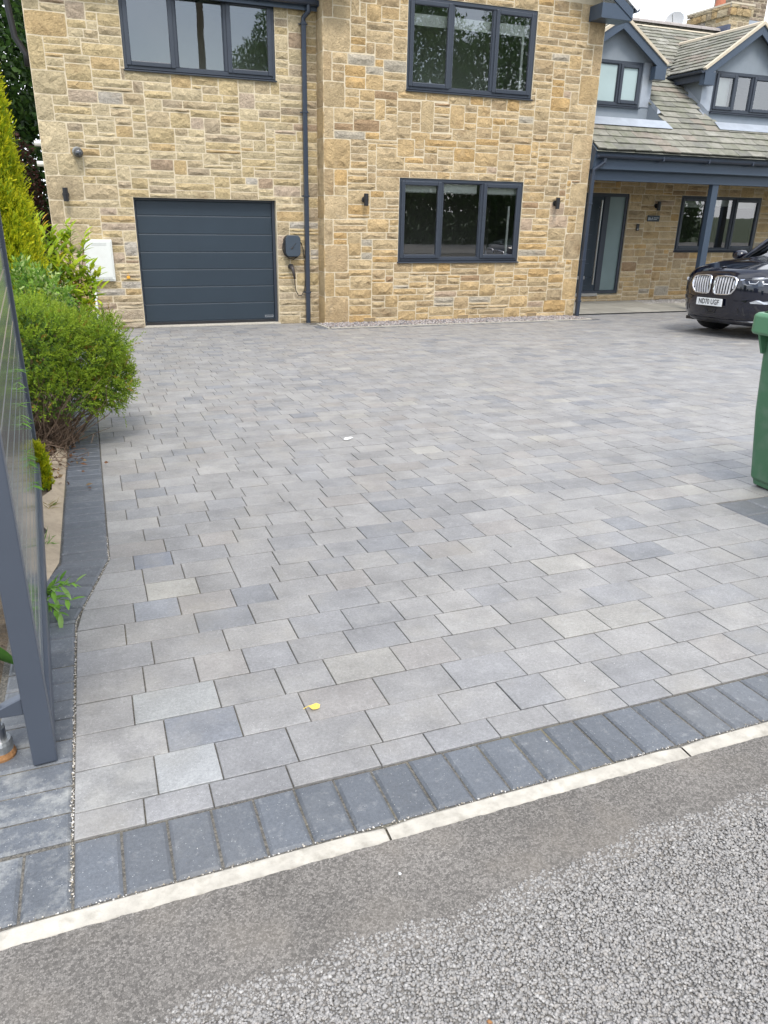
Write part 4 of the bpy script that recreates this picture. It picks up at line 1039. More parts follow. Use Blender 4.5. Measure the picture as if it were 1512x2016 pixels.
# ------------------------------------------------------------------ fittings on the walls
def wall_lamp(x, y, z, label):
    t = thing('wall_lamp', label, 'wall lamp', (x, y, z), 'black up and down lamps on the house walls')
    mb = MB(); mb.lathe([(.05, 0), (.05, -.025), (.03, -.03)], (x, y, z), 'y', 16); mb.build('back_plate', mt['black'], t)
    mb = MB(); mb.box(x - .012, x + .012, y - .065, y - .02, z - .02, z + .02); mb.build('arm', mt['black'], t)
    mb = MB(); mb.lathe([(.034, -.095), (.038, -.093), (.038, -.012), (.041, -.01), (.041, .01), (.038, .012), (.038, .093), (.034, .095)], (x, y - .095, z), 'z', 18); mb.build('lamp_body', mt['black'], t)
    return t
wall_lamp(-.16, YG - .02, 1.50, 'black up and down wall lamp above the meter box, left of the garage door')
wall_lamp(4.45, YE - .02, 1.53, 'black wall lamp on the gable between its corner and the lower window')
wall_lamp(8.13, YE - .02, 1.55, 'black wall lamp on the gable between the lower window and the porch')
wall_lamp(11.99, YP - .02, 1.57, 'black wall lamp under the porch above the house number sign')
t = thing('security_camera', 'round grey security camera high on the wall above the wall lamp', 'camera', (.075, YG - .02, 2.085))
x, y, z = .075, YG - .02, 2.085
mb = MB(); mb.lathe([(.072, 0), (.072, -.03), (.06, -.045)], (x, y, z), 'y', 20); mb.build('base', mt['galv'], t)
DG = M('camera_grey', (.075, .075, .07), .45)
mb = MB(); mb.lathe([(.058, .03), (.068, .0), (.066, -.05), (.055, -.085), (.05, -.087)], (x + .012, y - .055, z - .012), 'y', 20); mb.build('housing', DG, t, smooth=True)
mb = MB(); mb.lathe([(.044, 0), (.044, -.006), (.03, -.012), (.012, -.018)], (x + .016, y - .142, z - .016), 'y', 18); mb.build('lens', mt['lamp'], t, smooth=True)

t = thing('meter_box', 'white meter cabinet fixed to the stone wall beside the laurel', 'meter box', (.2, YG, .26))
mb = MB(); mb.box(.0, .415, YG - .10, YG + .01, .255, .87); mb.build('case', mt['white'], t, bevel=.008)
mb = MB(); mb.box(.022, .393, YG - .112, YG - .10, .28, .848); d = mb.build('door', mt['white'], t, bevel=.006)
mb = MB()
for zz_ in (.79, .81): mb.box(.11, .33, YG - .1145, YG - .111, zz_, zz_ + .006)
for zz_ in (.30, .312): mb.box(.05, .37, YG - .1145, YG - .111, zz_, zz_ + .004)
mb.build('door_rib', M('shadow_white', (.42, .43, .41), .6), d)  # ribs take a shaded copy of the white, shadow put into their colour
t = thing('conduit', 'cream plastic conduit running down from the meter box to the ground', 'pipe', (.085, YG - .06, -.5))
mb = MB(); mb.tube([(.085, YG - .06, -.5), (.083, YG - .06, .255)], .026, 10); mb.build('pipe', mt['white'], t, smooth=True)
mb = MB(); mb.box(.05, .12, YG - .092, YG, .0, .022); mb.build('clip', mt['white'], t, bevel=.003)

t = thing('car_charger', 'dark grey wall charger with its cable looped behind the downpipe', 'car charger', (3.27, YG - .04, .79))
cx, cz, yb_ = 3.275, .79, YG - .04
def rrect(cx, cz, w, h, r, n=5, bulge=0.0):
    P = []
    for (sx, sz, a0) in ((1, 1, 0), (-1, 1, 90), (-1, -1, 180), (1, -1, 270)):
        for k in range(n + 1):
            a = R(a0 + 90 * k / n); P.append((cx + sx * (w / 2 - r) + r * math.cos(a), cz + sz * (h / 2 - r) + r * math.sin(a)))
    return [(cx + (p[0] - cx) * (1 + bulge * (1 - ((p[1] - cz) / (h / 2)) ** 2)), p[1]) for p in P]
mb = MB(); mb.prism(rrect(cx, cz - .01, .27, .35, .09), yb_ - .06, yb_ + .045); mb.build('back_box', mt['blackpl'], t)
mb = MB(); mb.prism(rrect(cx + .005, cz, .245, .335, .06, bulge=.06), yb_ - .105, yb_ - .06); cv = mb.build('cover', mt['charger'], t, bevel=.008, seg=2)
mb = MB(); mb.tube([(cx - .03, yb_ - .107, cz - .04), (cx + .05, yb_ - .107, cz + .045)], .005, 6); mb.tube([(cx - .035, yb_ - .107, cz - .045), (cx - .005, yb_ - .107, cz - .018)], .010, 6); mb.tube([(cx - .02, yb_ - .107, cz - .055), (cx + .02, yb_ - .107, cz - .018)], .003, 6); mb.build('emblem', mt['black'], cv)
def arc(c0, n, fn): return [fn(k / n) for k in range(n + 1)]
mb = MB(); mb.tube([(cx - .10, yb_ - .02, cz + .10), (cx - .155, yb_ - .03, cz + .03), (cx - .165, yb_ - .03, cz - .05), (cx - .13, yb_ - .03, cz - .14), (cx - .06, yb_ - .03, cz - .20), (cx + .03, yb_ - .02, cz - .215), (cx + .10, yb_ - .02, cz - .17)], .0075, 8)
mb.tube([(cx + .12, yb_ - .02, cz + .09), (cx + .17, yb_ - .01, cz + .03), (cx + .205, yb_ - .01, cz - .08), (cx + .215, yb_ - .01, cz - .2)], .0075, 8)
mb.tube([(3.30, YG - .11, .27), (3.305, YG - .09, .18), (3.33, YG - .06, .06), (3.375, YG - .05, -.02), (3.43, YG - .05, -.02), (3.475, YG - .05, .05), (3.50, YG - .04, .16), (3.50, YG - .035, .55)], .007, 8)
mb.build('cable', mt['cable'], t, smooth=True)
mb = MB(); mb.lathe([(.045, 0), (.047, -.05), (.038, -.07)], (3.255, YG - .02, .455), 'y', 18); mb.build('plug_holster', mt['blackpl'], t)
mb = MB(); mb.tube([(3.258, YG - .09, .46), (3.268, YG - .12, .41), (3.285, YG - .13, .34), (3.30, YG - .11, .26)], [.036, .030, .022, .017], 10); mb.build('plug', M('plug_brown', (.05, .042, .04), .5), t, smooth=True)

t = thing('house_sign', 'small slate house number sign reading 86A on the porch wall', 'sign', (11.95, YP - .03, 1.31))
mb = MB(); mb.prism(rrect(11.95, 1.31, .33, .125, .02), YP - .045, YP - .028); sg = mb.build('sign_plate', M('sign_slate', (.035, .045, .055), .5, var=.1), t)
def text_mesh(body, size, name, mat, parent, fn, sx=1.0, off=0.0):
    cu = bpy.data.curves.new(name + '_curve', 'FONT'); cu.body = body; cu.size = size; cu.extrude = 0.0; cu.offset = off; cu.resolution_u = 3
    cu.align_x = 'CENTER'; cu.align_y = 'CENTER'
    to = bpy.data.objects.new(name + '_tmp', cu); COL.objects.link(to); bpy.context.view_layer.update()
    me0 = bpy.data.meshes.new_from_object(to.evaluated_get(bpy.context.evaluated_depsgraph_get()))
    V = [fn(v.co.x * sx, v.co.y) for v in me0.vertices]; Fc = [tuple(p.vertices) for p in me0.polygons]
    bpy.data.objects.remove(to); bpy.data.curves.remove(cu); bpy.data.meshes.remove(me0)
    return V, Fc
V, Fc = text_mesh('86A', .085, 'number', None, None, lambda a, b: (11.87 + a, YP - .0475, 1.30 + b))
mk('house_number', V, Fc, M('sign_print', (.5, .54, .58), .6), t)
mb = MB(); mb.box(11.95, 12.09, YP - .0475, YP - .046, 1.318, 1.328); mb.box(11.95, 12.04, YP - .0475, YP - .046, 1.288, 1.298); mb.build('print_line', bpy.data.materials['sign_print'], t)
t = thing('door_bell', 'narrow black doorbell on the porch wall beside the door', 'doorbell', (11.56, YP - .02, 1.12))
mb = MB(); mb.box(11.525, 11.595, YP - .05, YP - .018, 1.05, 1.19); mb.build('bell_case', mt['black'], t, bevel=.006)
mb = MB(); mb.lathe([(.016, 0), (.014, -.004)], (11.56, YP - .05, 1.08), 'y', 12); mb.build('button', mt['silver'], t)
t = thing('gas_marker', 'small yellow tag fixed to the wall between the meter box and garage', 'marker', (.61, YG - .03, .30))
mb = MB(); mb.box(.585, .635, YG - .034, YG - .024, .285, .325); mb.tube([(.61, YG - .03, .325), (.61, YG - .03, .37)], .004, 6); mb.build('tag', mt['yellowtag'], t, bevel=.004)

t = thing('satellite_dish', 'small pale satellite dish behind the roof ridge by the chimney', 'satellite dish', (14.45, 17.9, 5.7))
c0 = Vector((14.35, 17.9, 5.84)); ax = Vector((-.75, -.55, .35)).normalized(); u_ = ax.orthogonal().normalized(); v_ = ax.cross(u_); vs = [tuple(c0 - ax * .05)]; fs = []
for q in (1, 2, 3):
    for k in range(20):
        a = 2 * math.pi * k / 20; r_ = .235 * q / 3; vs.append(tuple(c0 + (u_ * math.cos(a) + v_ * math.sin(a)) * r_ + ax * (-.05 + .06 * (q / 3) ** 2)))
fs += [(0, 1 + k, 1 + (k + 1) % 20) for k in range(20)]
for q in (0, 1): fs += [(1 + q * 20 + k, 21 + q * 20 + k, 21 + q * 20 + (k + 1) % 20, 1 + q * 20 + (k + 1) % 20) for k in range(20)]
mk('dish', vs, fs, M('dish_grey', (.4, .4, .4), .5), t, smooth=True)
mb = MB(); mb.tube([c0 - ax * .05, c0 - ax * .13, (14.6, 18.0, 5.62), (14.9, 18.0, 5.6)], .014, 6); mb.tube([c0 + Vector((0, 0, -.2)), c0 + ax * .28], .01, 6); mb.build('mast', mt['galv'], t)
t = thing('radio_aerial', 'thin rod aerial standing beside the lower chimney', 'aerial', (14.9, 18.1, 5.6))
mb = MB(); mb.tube([(14.85, 18.2, 5.5), (14.85, 18.2, 7.6)], .008, 5); mb.build('rod', mt['galv'], t)

# ------------------------------------------------------------------ open driveway gate
GL = Vector((-.262, 1.865, 0)); GFE = Vector((-.41, 4.56, 0)); gdv = (GFE - GL); glen = gdv.length; gdv.normalize(); gn = Vector((gdv.y, -gdv.x, 0))
gate = thing('driveway_gate', 'open anthracite metal driveway gate of horizontal boards beside the drive', 'gate', (-.262, 1.865, 0))
def gbox(mb, a0, a1, n0, n1, z0, z1):
    P = [GL + gdv * a + gn * n for a, n in ((a0, n0), (a0, n1), (a1, n1), (a1, n0))]
    v = [(p.x, p.y, z0) for p in P] + [(p.x, p.y, z1) for p in P]; mb.hexa(v)
mb = MB(); gbox(mb, 0, .062, -.031, .031, -.012, 1.95); mb.build('stile', mt['gatepaint'], gate, bevel=.004, seg=2)
mb = MB(); gbox(mb, glen - .062, glen, -.031, .031, .0, 1.95); mb.build('stile', mt['gatepaint'], gate, bevel=.004, seg=2)
mb = MB(); gbox(mb, .062, glen - .062, -.030, .030, .0, .062); mb.build('bottom_rail', mt['gatepaint'], gate, bevel=.004)
mb = MB(); gbox(mb, .062, glen - .062, -.030, .030, 1.89, 1.95); mb.build('top_rail', mt['gatepaint'], gate, bevel=.004)
z = .066
while z < 1.86:
    mb = MB(); gbox(mb, .063, glen - .063, -.014, .014, z, min(z + .083, 1.888)); mb.build('board', mt['gateboard'], gate, bevel=.005); z += .0872
mb = MB(); gbox(mb, .063, glen - .063, -.006, .006, .066, 1.885); mb.build('groove_highlight', M('groove_glint_grey', (.34, .36, .37), .35), gate)  # pale sheet in the board gaps stands in for bright edge highlights
# lower hinge and ground pivot
mb = MB(); P = [GL + gdv * .02 + gn * -.031, GL + gdv * .05 + gn * -.031, GL + gdv * .06 + gn * -.115, GL + gdv * .03 + gn * -.115]
mb.hexa([(p.x, p.y, .145) for p in P] + [(p.x, p.y, .15 + (.05 if k < 2 else .012)) for k, p in enumerate(P)]); mb.build('hinge_bracket', mt['gatepaint'], gate, bevel=.003)
mb = MB(); mb.lathe([(.013, .10), (.0135, .235), (.009, .242)], (-.372, 1.915, 0), n=14); mb.build('hinge_pin', mt['galv'], gate, smooth=False)
t = thing('gate_pivot', 'rusty ground pivot with a galvanised bearing under the gate hinge', 'gate pivot', (-.378, 1.95, -.02))
mb = MB(); mb.lathe([(.036, 0), (.038, .012), (.034, .026), (.02, .028)], (-.378, 1.95, -.022), n=20); mb.build('base', mt['rust'], t)
mb = MB(); mb.lathe([(.033, .026), (.034, .05), (.030, .06), (.015, .062)], (-.378, 1.95, -.022), n=20); mb.build('collar', mt['galv'], t)
mb = MB(); mb.lathe([(.020, .06), (.021, .10), (.017, .108), (.008, .11)], (-.378, 1.95, -.022), n=16); mb.build('bearing', mt['steel'], t)

# ------------------------------------------------------------------ green wheelie bin
bz = gz(2.95)
wb = thing('wheelie_bin', 'dark green plastic wheelie bin standing on the right side of the drive', 'bin', (3.55, 2.95, bz))
def brect(x0, x1, y0, y1, r, z, n=4):
    P = []
    for (xx, yy, a0) in ((x1 - r, y1 - r, 0), (x0 + r, y1 - r, 90), (x0 + r, y0 + r, 180), (x1 - r, y0 + r, 270)):
        for k in range(n + 1):
            a = R(a0 + 90 * k / n); P.append((xx + r * math.cos(a), yy + r * math.sin(a), z))
    return P
def loft(mb, rings):
    vs = [p for r_ in rings for p in r_]; n = len(rings[0])
    fs = [(i * n + k, i * n + (k + 1) % n, (i + 1) * n + (k + 1) % n, (i + 1) * n + k) for i in range(len(rings) - 1) for k in range(n)]
    fs += [tuple(range(n - 1, -1, -1)), tuple((len(rings) - 1) * n + k for k in range(n))]; mb.add(vs, fs)
YB0, YB1 = 2.66, 3.20
mb = MB(); loft(mb, [brect(3.575, 4.05, YB0 + .045, YB1 - .035, .03, bz + .005), brect(3.57, 4.05, YB0 + .04, YB1 - .03, .03, bz + .035), brect(3.555, 4.07, YB0 + .03, YB1 - .022, .035, bz + .05), brect(3.495, 4.10, YB0 + .012, YB1 - .008, .04, bz + .45), brect(3.455, 4.14, YB0, YB1, .045, bz + .90)])
mb.build('body', mt['bin'], wb, smooth=False, bevel=.004)
mb = MB(); loft(mb, [brect(3.395, 4.20, YB0 - .03, YB1 + .03, .04, bz + .885), brect(3.385, 4.21, YB0 - .035, YB1 + .035, .045, bz + .90), brect(3.385, 4.21, YB0 - .035, YB1 + .035, .045, bz + .985), brect(3.40, 4.20, YB0 - .02, YB1 + .02, .04, bz + 1.0)])
mb.build('rim', M('lit_rim_green', (.075, .19, .10), .42, spec=.5, var=.05), wb, bevel=.006, seg=2)  # rim coloured a lighter green than the body, as if lit
for yy in (YB1 - .03, (YB0 + YB1) / 2, YB0 + .03):
    mb = MB(); mb.prism([(3.40, bz + .89), (3.46, bz + .89), (3.465, bz + .78), (3.447, bz + .78)][::-1], yy - .008, yy + .008); mb.build('gusset', mt['bin'], wb, bevel=.002)
mb = MB(); loft(mb, [brect(3.42, 4.18, YB0 - .01, YB1 + .01, .05, bz + 1.0), brect(3.46, 4.14, YB0 + .03, YB1 - .03, .06, bz + 1.035), brect(3.5, 4.04, YB0 + .12, YB1 - .12, .08, bz + 1.055)]); mb.build('lid', mt['bin'], wb, smooth=True)
for yy in (YB0 + .03, YB1 - .07):
    mb = MB(); mb.lathe([(.06, 0), (.10, .005), (.10, .05), (.06, .055)], (4.10, yy, bz + .10), 'y', 20); mb.build('wheel', mt['rubber'], wb)
mb = MB(); mb.tube([(4.24, YB0 + .05, bz + .95), (4.24, YB1 - .05, bz + .95)], .015, 8); mb.build('handle', mt['bin'], wb)

# ------------------------------------------------------------------ dark blue estate car, nose towards the left
XN, YC = 8.86, 9.27
car = thing('car', 'dark navy four wheel drive car with twin chrome grilles parked before the porch', 'car', (XN, YC, gz(YC)), rot=(-math.atan(SL), 0, 0))
HS = [.20, .24, .33, .46, .58, .68, .78, .86, .92, .97, 1.0]
WH = [.84, .90, .965, .99, 1.0, 1.0, .99, .97, .945, .915, .88]
U0 = [.16, .09, .035, .02, .01, .0, .0, .012, .035, .075, .13]
def itp(h, T): return float(np.interp(h, HS, T))
def fu(v, h):
    w = itp(h, WH); s = min(1.0, abs(v) / w); return itp(h, U0) + .10 * s ** 2 + .48 * s ** 5
SV = [0, .10, .22, .35, .48, .60, .70, .79, .87, .93, .97, 1.0]
US = [.95, 1.6, 2.3, 3.0, 3.8, 4.4]
def ring(h, hb=0.0):
    w = itp(h, WH); half = []
    for s in SV: half.append((fu(s * w, h), s * w, h))
    for u in US: half.append((u, w * (1.0 if u < 4 else .98), h + hb * min(1, (u - .6) / 1.0)))
    for s in (.95, .8, .5, 0): half.append((4.90 - .25 * s ** 4, s * w * .97, h + hb))
    return half
rings_ = [ring(h, .10 * max(0, (h - .6) / .4)) for h in HS]
nH = len(rings_[0]); vs = []; fs = []
for rg_ in rings_:
    vs += [(p[0], p[1], p[2]) for p in rg_] + [(p[0], -p[1], p[2]) for p in rg_[1:-1][::-1]]
n = nH * 2 - 2
fs = [(i * n + k, (i + 1) * n + k, (i + 1) * n + (k + 1) % n, i * n + (k + 1) % n) for i in range(len(HS) - 1) for k in range(n)]
fs.append(tuple(range(n)))
# bonnet
nu = 9; hood = []; iB = {}
b0 = len(vs)
top0 = (len(HS) - 1) * n
svs = [s for s in SV]; vlist = [(-s, 1) for s in svs[:0:-1]] + [(s, 1) for s in svs]
grid = []
for q in range(nu + 1):
    t = q / nu; row = []
    for (s, _) in vlist:
        w = itp(1.0, WH); v0 = s * w; uf = fu(v0, 1.0); ue = 1.42 - .16 * s * s
        ed = abs(s); wv = v0 * (1 + .02 * t * ed)
        u = uf + (ue - uf) * t; h = 1.0 + .10 * min(1, max(0, (u - .3) / 1.1)) * 1.0 + (.065 * (1 - ed ** 3.2)) * min(1, t * 3.2) ** .7 + .022 * math.exp(-((ed - .52) / .10) ** 2) * min(1, t * 2.5)
        row.append(len(vs)); vs.append((u, wv, h + .002))
    grid.append(row)
fs += [(grid[q][k], grid[q + 1][k], grid[q + 1][k + 1], grid[q][k + 1]) for q in range(nu) for k in range(len(vlist) - 1)]
# deck under the greenhouse
body = mk('body', vs, [f[::-1] for f in fs], mt['carpaint'], car, smooth=True, local=True)
mb = MB(); mb.add([(1.2, -.93, 1.105), (4.8, -.9, 1.105), (4.8, .9, 1.105), (1.2, .93, 1.105)], [(0, 1, 2, 3)]); mb.build('deck', mt['carpaint'], car, local=True)
# greenhouse
gb = [(1.28, -.80, 1.11), (1.42, 0, 1.14), (1.28, .80, 1.11)]
A0, A1, B0, B1 = (1.30, .82, 1.10), (2.12, .60, 1.66), (4.62, .80, 1.12), (4.05, .60, 1.63)
def mir(p): return (p[0], -p[1], p[2])
wf_v = [A0, (1.22, 0, 1.12), mir(A0), mir(A1), (2.05, 0, 1.70), A1]
mk('windscreen', wf_v, [(0, 1, 4, 5), (1, 2, 3, 4)], mt['carglass'], car, local=True, smooth=True)
for s in (1, -1):
    f_ = (lambda p: p) if s > 0 else mir
    mk('side_window', [f_(A0), f_(A1), f_(B1), f_(B0)], [(0, 1, 2, 3) if s > 0 else (3, 2, 1, 0)], mt['carglass'], car, local=True)
    mb = MB(); mb.tube([f_(A0), f_((1.75, .72, 1.43)), f_(A1), f_((3.0, .62, 1.70)), f_(B1), f_(B0)], .035, 8); mb.build('pillar', mt['carpaint'], car, local=True, smooth=True)
mk('rear_window', [B0, mir(B0), mir(B1), B1], [(0, 3, 2, 1)], mt['carglass'], car, local=True)
rv = []
for u, wv, h in ((2.05, .60, 1.67), (2.5, .63, 1.72), (3.2, .63, 1.735), (4.1, .60, 1.64)):
    for s in (-1, -.5, 0, .5, 1): rv.append((u - (.05 * (1 - s * s) if u < 2.1 else 0), wv * s, h + .03 * (1 - s * s)))
mk('roof', rv, [(a * 5 + b, (a + 1) * 5 + b, (a + 1) * 5 + b + 1, a * 5 + b + 1) for a in range(3) for b in range(4)], mt['carpaint'], car, local=True, smooth=True)
mb = MB(); mb.add([(1.5, -.7, 1.08), (4.5, -.7, 1.08), (4.4, -.58, 1.6), (2.3, -.58, 1.6), (1.5, .7, 1.08), (4.5, .7, 1.08), (4.4, .58, 1.6), (2.3, .58, 1.6)], [(0, 1, 2, 3), (4, 7, 6, 5)]); mb.box(2.2, 2.5, -.6, .6, 1.0, 1.45); mb.build('cabin', mt['black'], car, local=True)
mb = MB(); mb.box(.3, 4.7, -.80, .80, .19, .24); mb.build('underside', mt['black'], car, local=True)
for s, nm in ((1, 'far'), (-1, 'near')):
    mb = MB()
    for (c, rr) in (((1.50, s * 1.06, 1.17), 1), ):
        vs2 = []; 
        for k, (du, sc) in enumerate(((-.11, .35), (-.09, .75), (-.03, 1.0), (.05, 1.0), (.075, .9))):
            vs2.append([(c[0] + du, c[1] + .115 * sc * math.cos(a) * 1.0, c[2] + .085 * sc * math.sin(a)) for a in [2 * math.pi * q / 14 for q in range(14)]])
        loft(mb, vs2)
    mb.tube([(1.50, s * .97, 1.10), (1.47, s * .88, 1.08)], .03, 8)
    mb.build('door_mirror', mt['carpaint'], car, local=True, smooth=True)
# wheels
for (u, s) in ((.93, 1), (.93, -1), (3.90, 1), (3.90, -1)):
    yo = s * .80
    mb = MB(); mb.lathe([(.25, -.14), (.34, -.15), (.375, -.12), (.382, 0), (.375, .12), (.34, .15), (.25, .14)], (u, yo, .382), 'y', 36); w_ = mb.build('wheel', mt['rubber'], car, local=True, smooth=True)
    mb = MB(); mb.lathe([(.26, 0), (.25, .02), (.06, .03), (.02, .035)] if s > 0 else [(.26, 0), (.25, -.02), (.06, -.03), (.02, -.035)], (u, yo + s * .125, .382), 'y', 30)
    mb.build('rim', mt['silver'], w_, local=True)
    mb = MB(); vv = []
    for k in range(25):
        a = math.pi * k / 24
        for r_ in (.40, .47): vv.append((u + r_ * math.cos(a), s * 1.004, .40 + r_ * math.sin(a)))
    mb.add(vv, [(2 * k, 2 * k + 1, 2 * k + 3, 2 * k + 2) for k in range(24)]); mb.build('wheel_arch', mt['blackpl'], car, local=True)
# front face fittings laid onto the nose surface
def face_patch(name, poly, t, mat, par=car, t0=-.02, bev=0.0, dens=1):
    n = len(poly); v = [(fu(a, b) - t, a, b) for a, b in poly] + [(fu(a, b) - t0, a, b) for a, b in poly]
    cv_ = sum(a for a, b in poly) / n; ch_ = sum(b for a, b in poly) / n
    v.append((fu(cv_, ch_) - t, cv_, ch_)); f = [(i, (i + 1) % n, 2 * n) for i in range(n)] + [((i + 1) % n, i, i + n, (i + 1) % n + n) for i in range(n)]
    return mk(name, v, f, mat, par, local=True, bevel=bev)
def face_ring(name, outer, inner, t, ti, mat, par):
    n = len(outer); v = [(fu(a, b) - t * .3, a, b) for a, b in outer] + [(fu(a * .6 + c * .4, b * .6 + d * .4) - t, a * .6 + c * .4, b * .6 + d * .4) for (a, b), (c, d) in zip(outer, inner)] + [(fu(a, b) - ti, a, b) for a, b in inner]
    f = []
    for i in range(n):
        j = (i + 1) % n; f += [(i, j, n + j, n + i), (n + i, n + j, 2 * n + j, 2 * n + i)]
    return mk(name, v, f, mat, par, local=True, smooth=True)
KO = [(a_, .625 + (b_ - .64) * .92) for a_, b_ in [(.030, .86), (.036, .915), (.065, .940), (.20, .948), (.35, .940), (.415, .925), (.450, .885), (.455, .80), (.435, .74), (.385, .672), (.335, .650), (.20, .640), (.085, .642), (.045, .662), (.027, .72)]]
for s in (1, -1):
    o_ = [(a * s, b) for a, b in KO]; ca_, cb_ = .235 * s, .765
    i_ = [(ca_ + (a - ca_) * .875, cb_ + (b - cb_) * .86) for a, b in o_]
    bk = face_patch('grille', i_, .004, mt['black'])
    fr_ = face_ring('grille_frame', o_, i_, .032, .002, mt['chrome'], bk)
    for q in range(7):
        va = s * (.085 + .051 * q); pts = []
        for b in np.linspace(.648, .882, 7):
            a = va + s * .010 * math.sin((b - .66) * 9); pts.append((fu(a, b) - .010, a, b))
        if q == 6: pts = pts[2:-1]
        mb = MB()
        for p0, p1 in zip(pts, pts[1:]):
            mb.hexa([(p0[0] + .012, p0[1] - .007, p0[2]), (p0[0] + .012, p0[1] + .007, p0[2]), (p0[0] - .012, p0[1] + .004, p0[2]), (p0[0] - .012, p0[1] - .004, p0[2]), (p1[0] + .012, p1[1] - .007, p1[2]), (p1[0] + .012, p1[1] + .007, p1[2]), (p1[0] - .012, p1[1] + .004, p1[2]), (p1[0] - .012, p1[1] - .004, p1[2])])
        mb.build('grille_slat', mt['slat'], bk, local=True)
    hl = face_patch('headlight', [(a * s, b) for a, b in ((.50, .855), (.62, .872), (.75, .888), (.86, .90), (.93, .895), (.945, .84), (.90, .80), (.76, .775), (.60, .775), (.53, .80))], .006, mt['lamp'])
    face_patch('chrome_strip', [(a * s, b) for a, b in ((.485, .862), (.62, .884), (.75, .900), (.86, .912), (.93, .905), (.93, .890), (.86, .893), (.75, .878), (.62, .860), (.49, .848))], .011, mt['chrome'], hl)
    for c_ in (.66, .80):
        mb = MB(); pts = [(fu(s * a, b) - .009, s * a, b) for a, b in ((c_ - .055, .842), (c_ - .035, .808), (c_ + .035, .808), (c_ + .055, .846))]; mb.tube(pts, .007, 6); mb.build('light_guide', mt['silver'], hl, local=True)
    face_patch('side_intake', [(a * s, b) for a, b in ((.56, .47), (.70, .50), (.84, .51), (.92, .50), (.93, .33), (.82, .30), (.66, .315), (.58, .36))], .003, mt['blackpl'])
    face_patch('winglet', [(a * s, b) for a, b in ((.40, .575), (.53, .605), (.66, .585), (.60, .545), (.55, .52), (.46, .545))], .012, mt['carpaint'])
    face_patch('fog_light', [(a * s, b) for a, b in ((.655, .548), (.72, .578), (.90, .582), (.91, .535), (.80, .528), (.67, .530))], .008, mt['silver'])
ci = face_patch('centre_intake', [(-.50, .452), (-.25, .456), (0, .456), (.25, .456), (.50, .452), (.52, .40), (.44, .31), (.22, .30), (0, .30), (-.22, .30), (-.44, .31), (-.52, .40)], .003, mt['black'])
face_ring('sensor_frame', [(-.10, .445), (.10, .445), (.115, .42), (.09, .35), (-.09, .35), (-.115, .43)], [(-.075, .43), (.075, .43), (.085, .412), (.065, .37), (-.065, .37), (-.085, .425)], .02, .004, mt['blackpl'], ci)
face_patch('bumper_lip', [(-.80, .265), (-.4, .275), (0, .275), (.4, .275), (.80, .265), (.82, .235), (.4, .215), (0, .215), (-.4, .215), (-.82, .235)], .012, mt['blackpl'])
for s in (1, -1): face_patch('lip_trim', [(s * .45, .262), (s * .62, .272), (s * .80, .285), (s * .70, .245)], .02, mt['silver'])
# number plate and badge
mb = MB(); mb.box(-.030, -.012, -.26, .26, .460, .571); pl = mb.build('number_plate', mt['plate'], car, local=True, bevel=.004)
mb = MB(); mb.box(-.014, .04, -.24, .24, .467, .565); mb.build('plate_mount', mt['blackpl'], pl, local=True)
V, Fc = text_mesh('ND70 UGF', .105, 'plate', None, None, lambda a, b: (-.0318, -a, .5155 + b), .84, .0022)
mk('plate_lettering', V, Fc, mt['ink'], pl, local=True)
uB, hB = .17, 1.012
mb = MB(); mb.lathe([(.041, 0), (.041, .008), (.036, .010)], (uB, 0, hB + .004), 'z', 24); bd = mb.build('badge', mt['black'], car, local=True)
for q in range(4):
    mb = MB(); a0 = q * math.pi / 2; vs2 = [(uB, 0, hB + .0152)] + [(uB + .024 * math.cos(a0 + k * math.pi / 12), .024 * math.sin(a0 + k * math.pi / 12), hB + .0152) for k in range(7)]
    mb.add(vs2, [(0, k, k + 1) for k in range(1, 7)]); mb.build('badge_quarter', mt['blue'] if q % 2 else mt['plate'], bd, local=True)

# ------------------------------------------------------------------ planting
def leaf_geo(P, D, N, L, W, fold=.12):
    """rhombic folded leaves; P base (n,3), D direction, N normal-ish, L, W sizes -> verts, tris"""
    D = vnorm(D); S = vnorm(np.cross(D, N)); N2 = np.cross(S, D)
    L = L[:, None]; W = W[:, None]
    v = np.stack([P, P + D * L * .42 + S * W * .5 + N2 * W * fold, P + D * L, P + D * L * .42 - S * W * .5 + N2 * W * fold], 1)
    n = len(P); b = (np.arange(n) * 4)[:, None]
    f = np.concatenate([b + np.array([[0, 1, 2]]), b + np.array([[0, 2, 3]])], 0)
    return v.reshape(-1, 3), f
def rnd_dir(n, r): return vnorm(r.normal(size=(n, 3)))
def blob_shell(r, n, blobs_, lo=.72):
    w = np.array([b[1][0] * b[1][1] + b[1][1] * b[1][2] + b[1][0] * b[1][2] for b in blobs_]); k = r.choice(len(blobs_), n, p=w / w.sum())
    C = np.array([b[0] for b in blobs_])[k]; A = np.array([b[1] for b in blobs_])[k]
    d = rnd_dir(n, r); rad = lo + (1 - lo) * r.random(n) ** .5; rad = rad * (1 + .10 * np.sin(d[:, 0] * 7 + k) * np.cos(d[:, 2] * 6))
    P = C + d * A * rad[:, None]
    inside = np.zeros(n, bool)
    for i, b in enumerate(blobs_):
        q = ((P - np.array(b[0])) / np.array(b[1])); inside |= (k != i) & ((q ** 2).sum(1) < .55)
    nrm = vnorm(d / A)
    return P[~inside], nrm[~inside], rad[~inside]
def pal(r, n, cols, w=None): 
    c = np.array(cols)[r.choice(len(cols), n, p=w)]; return c * r.uniform(.8, 1.2, (n, 1))
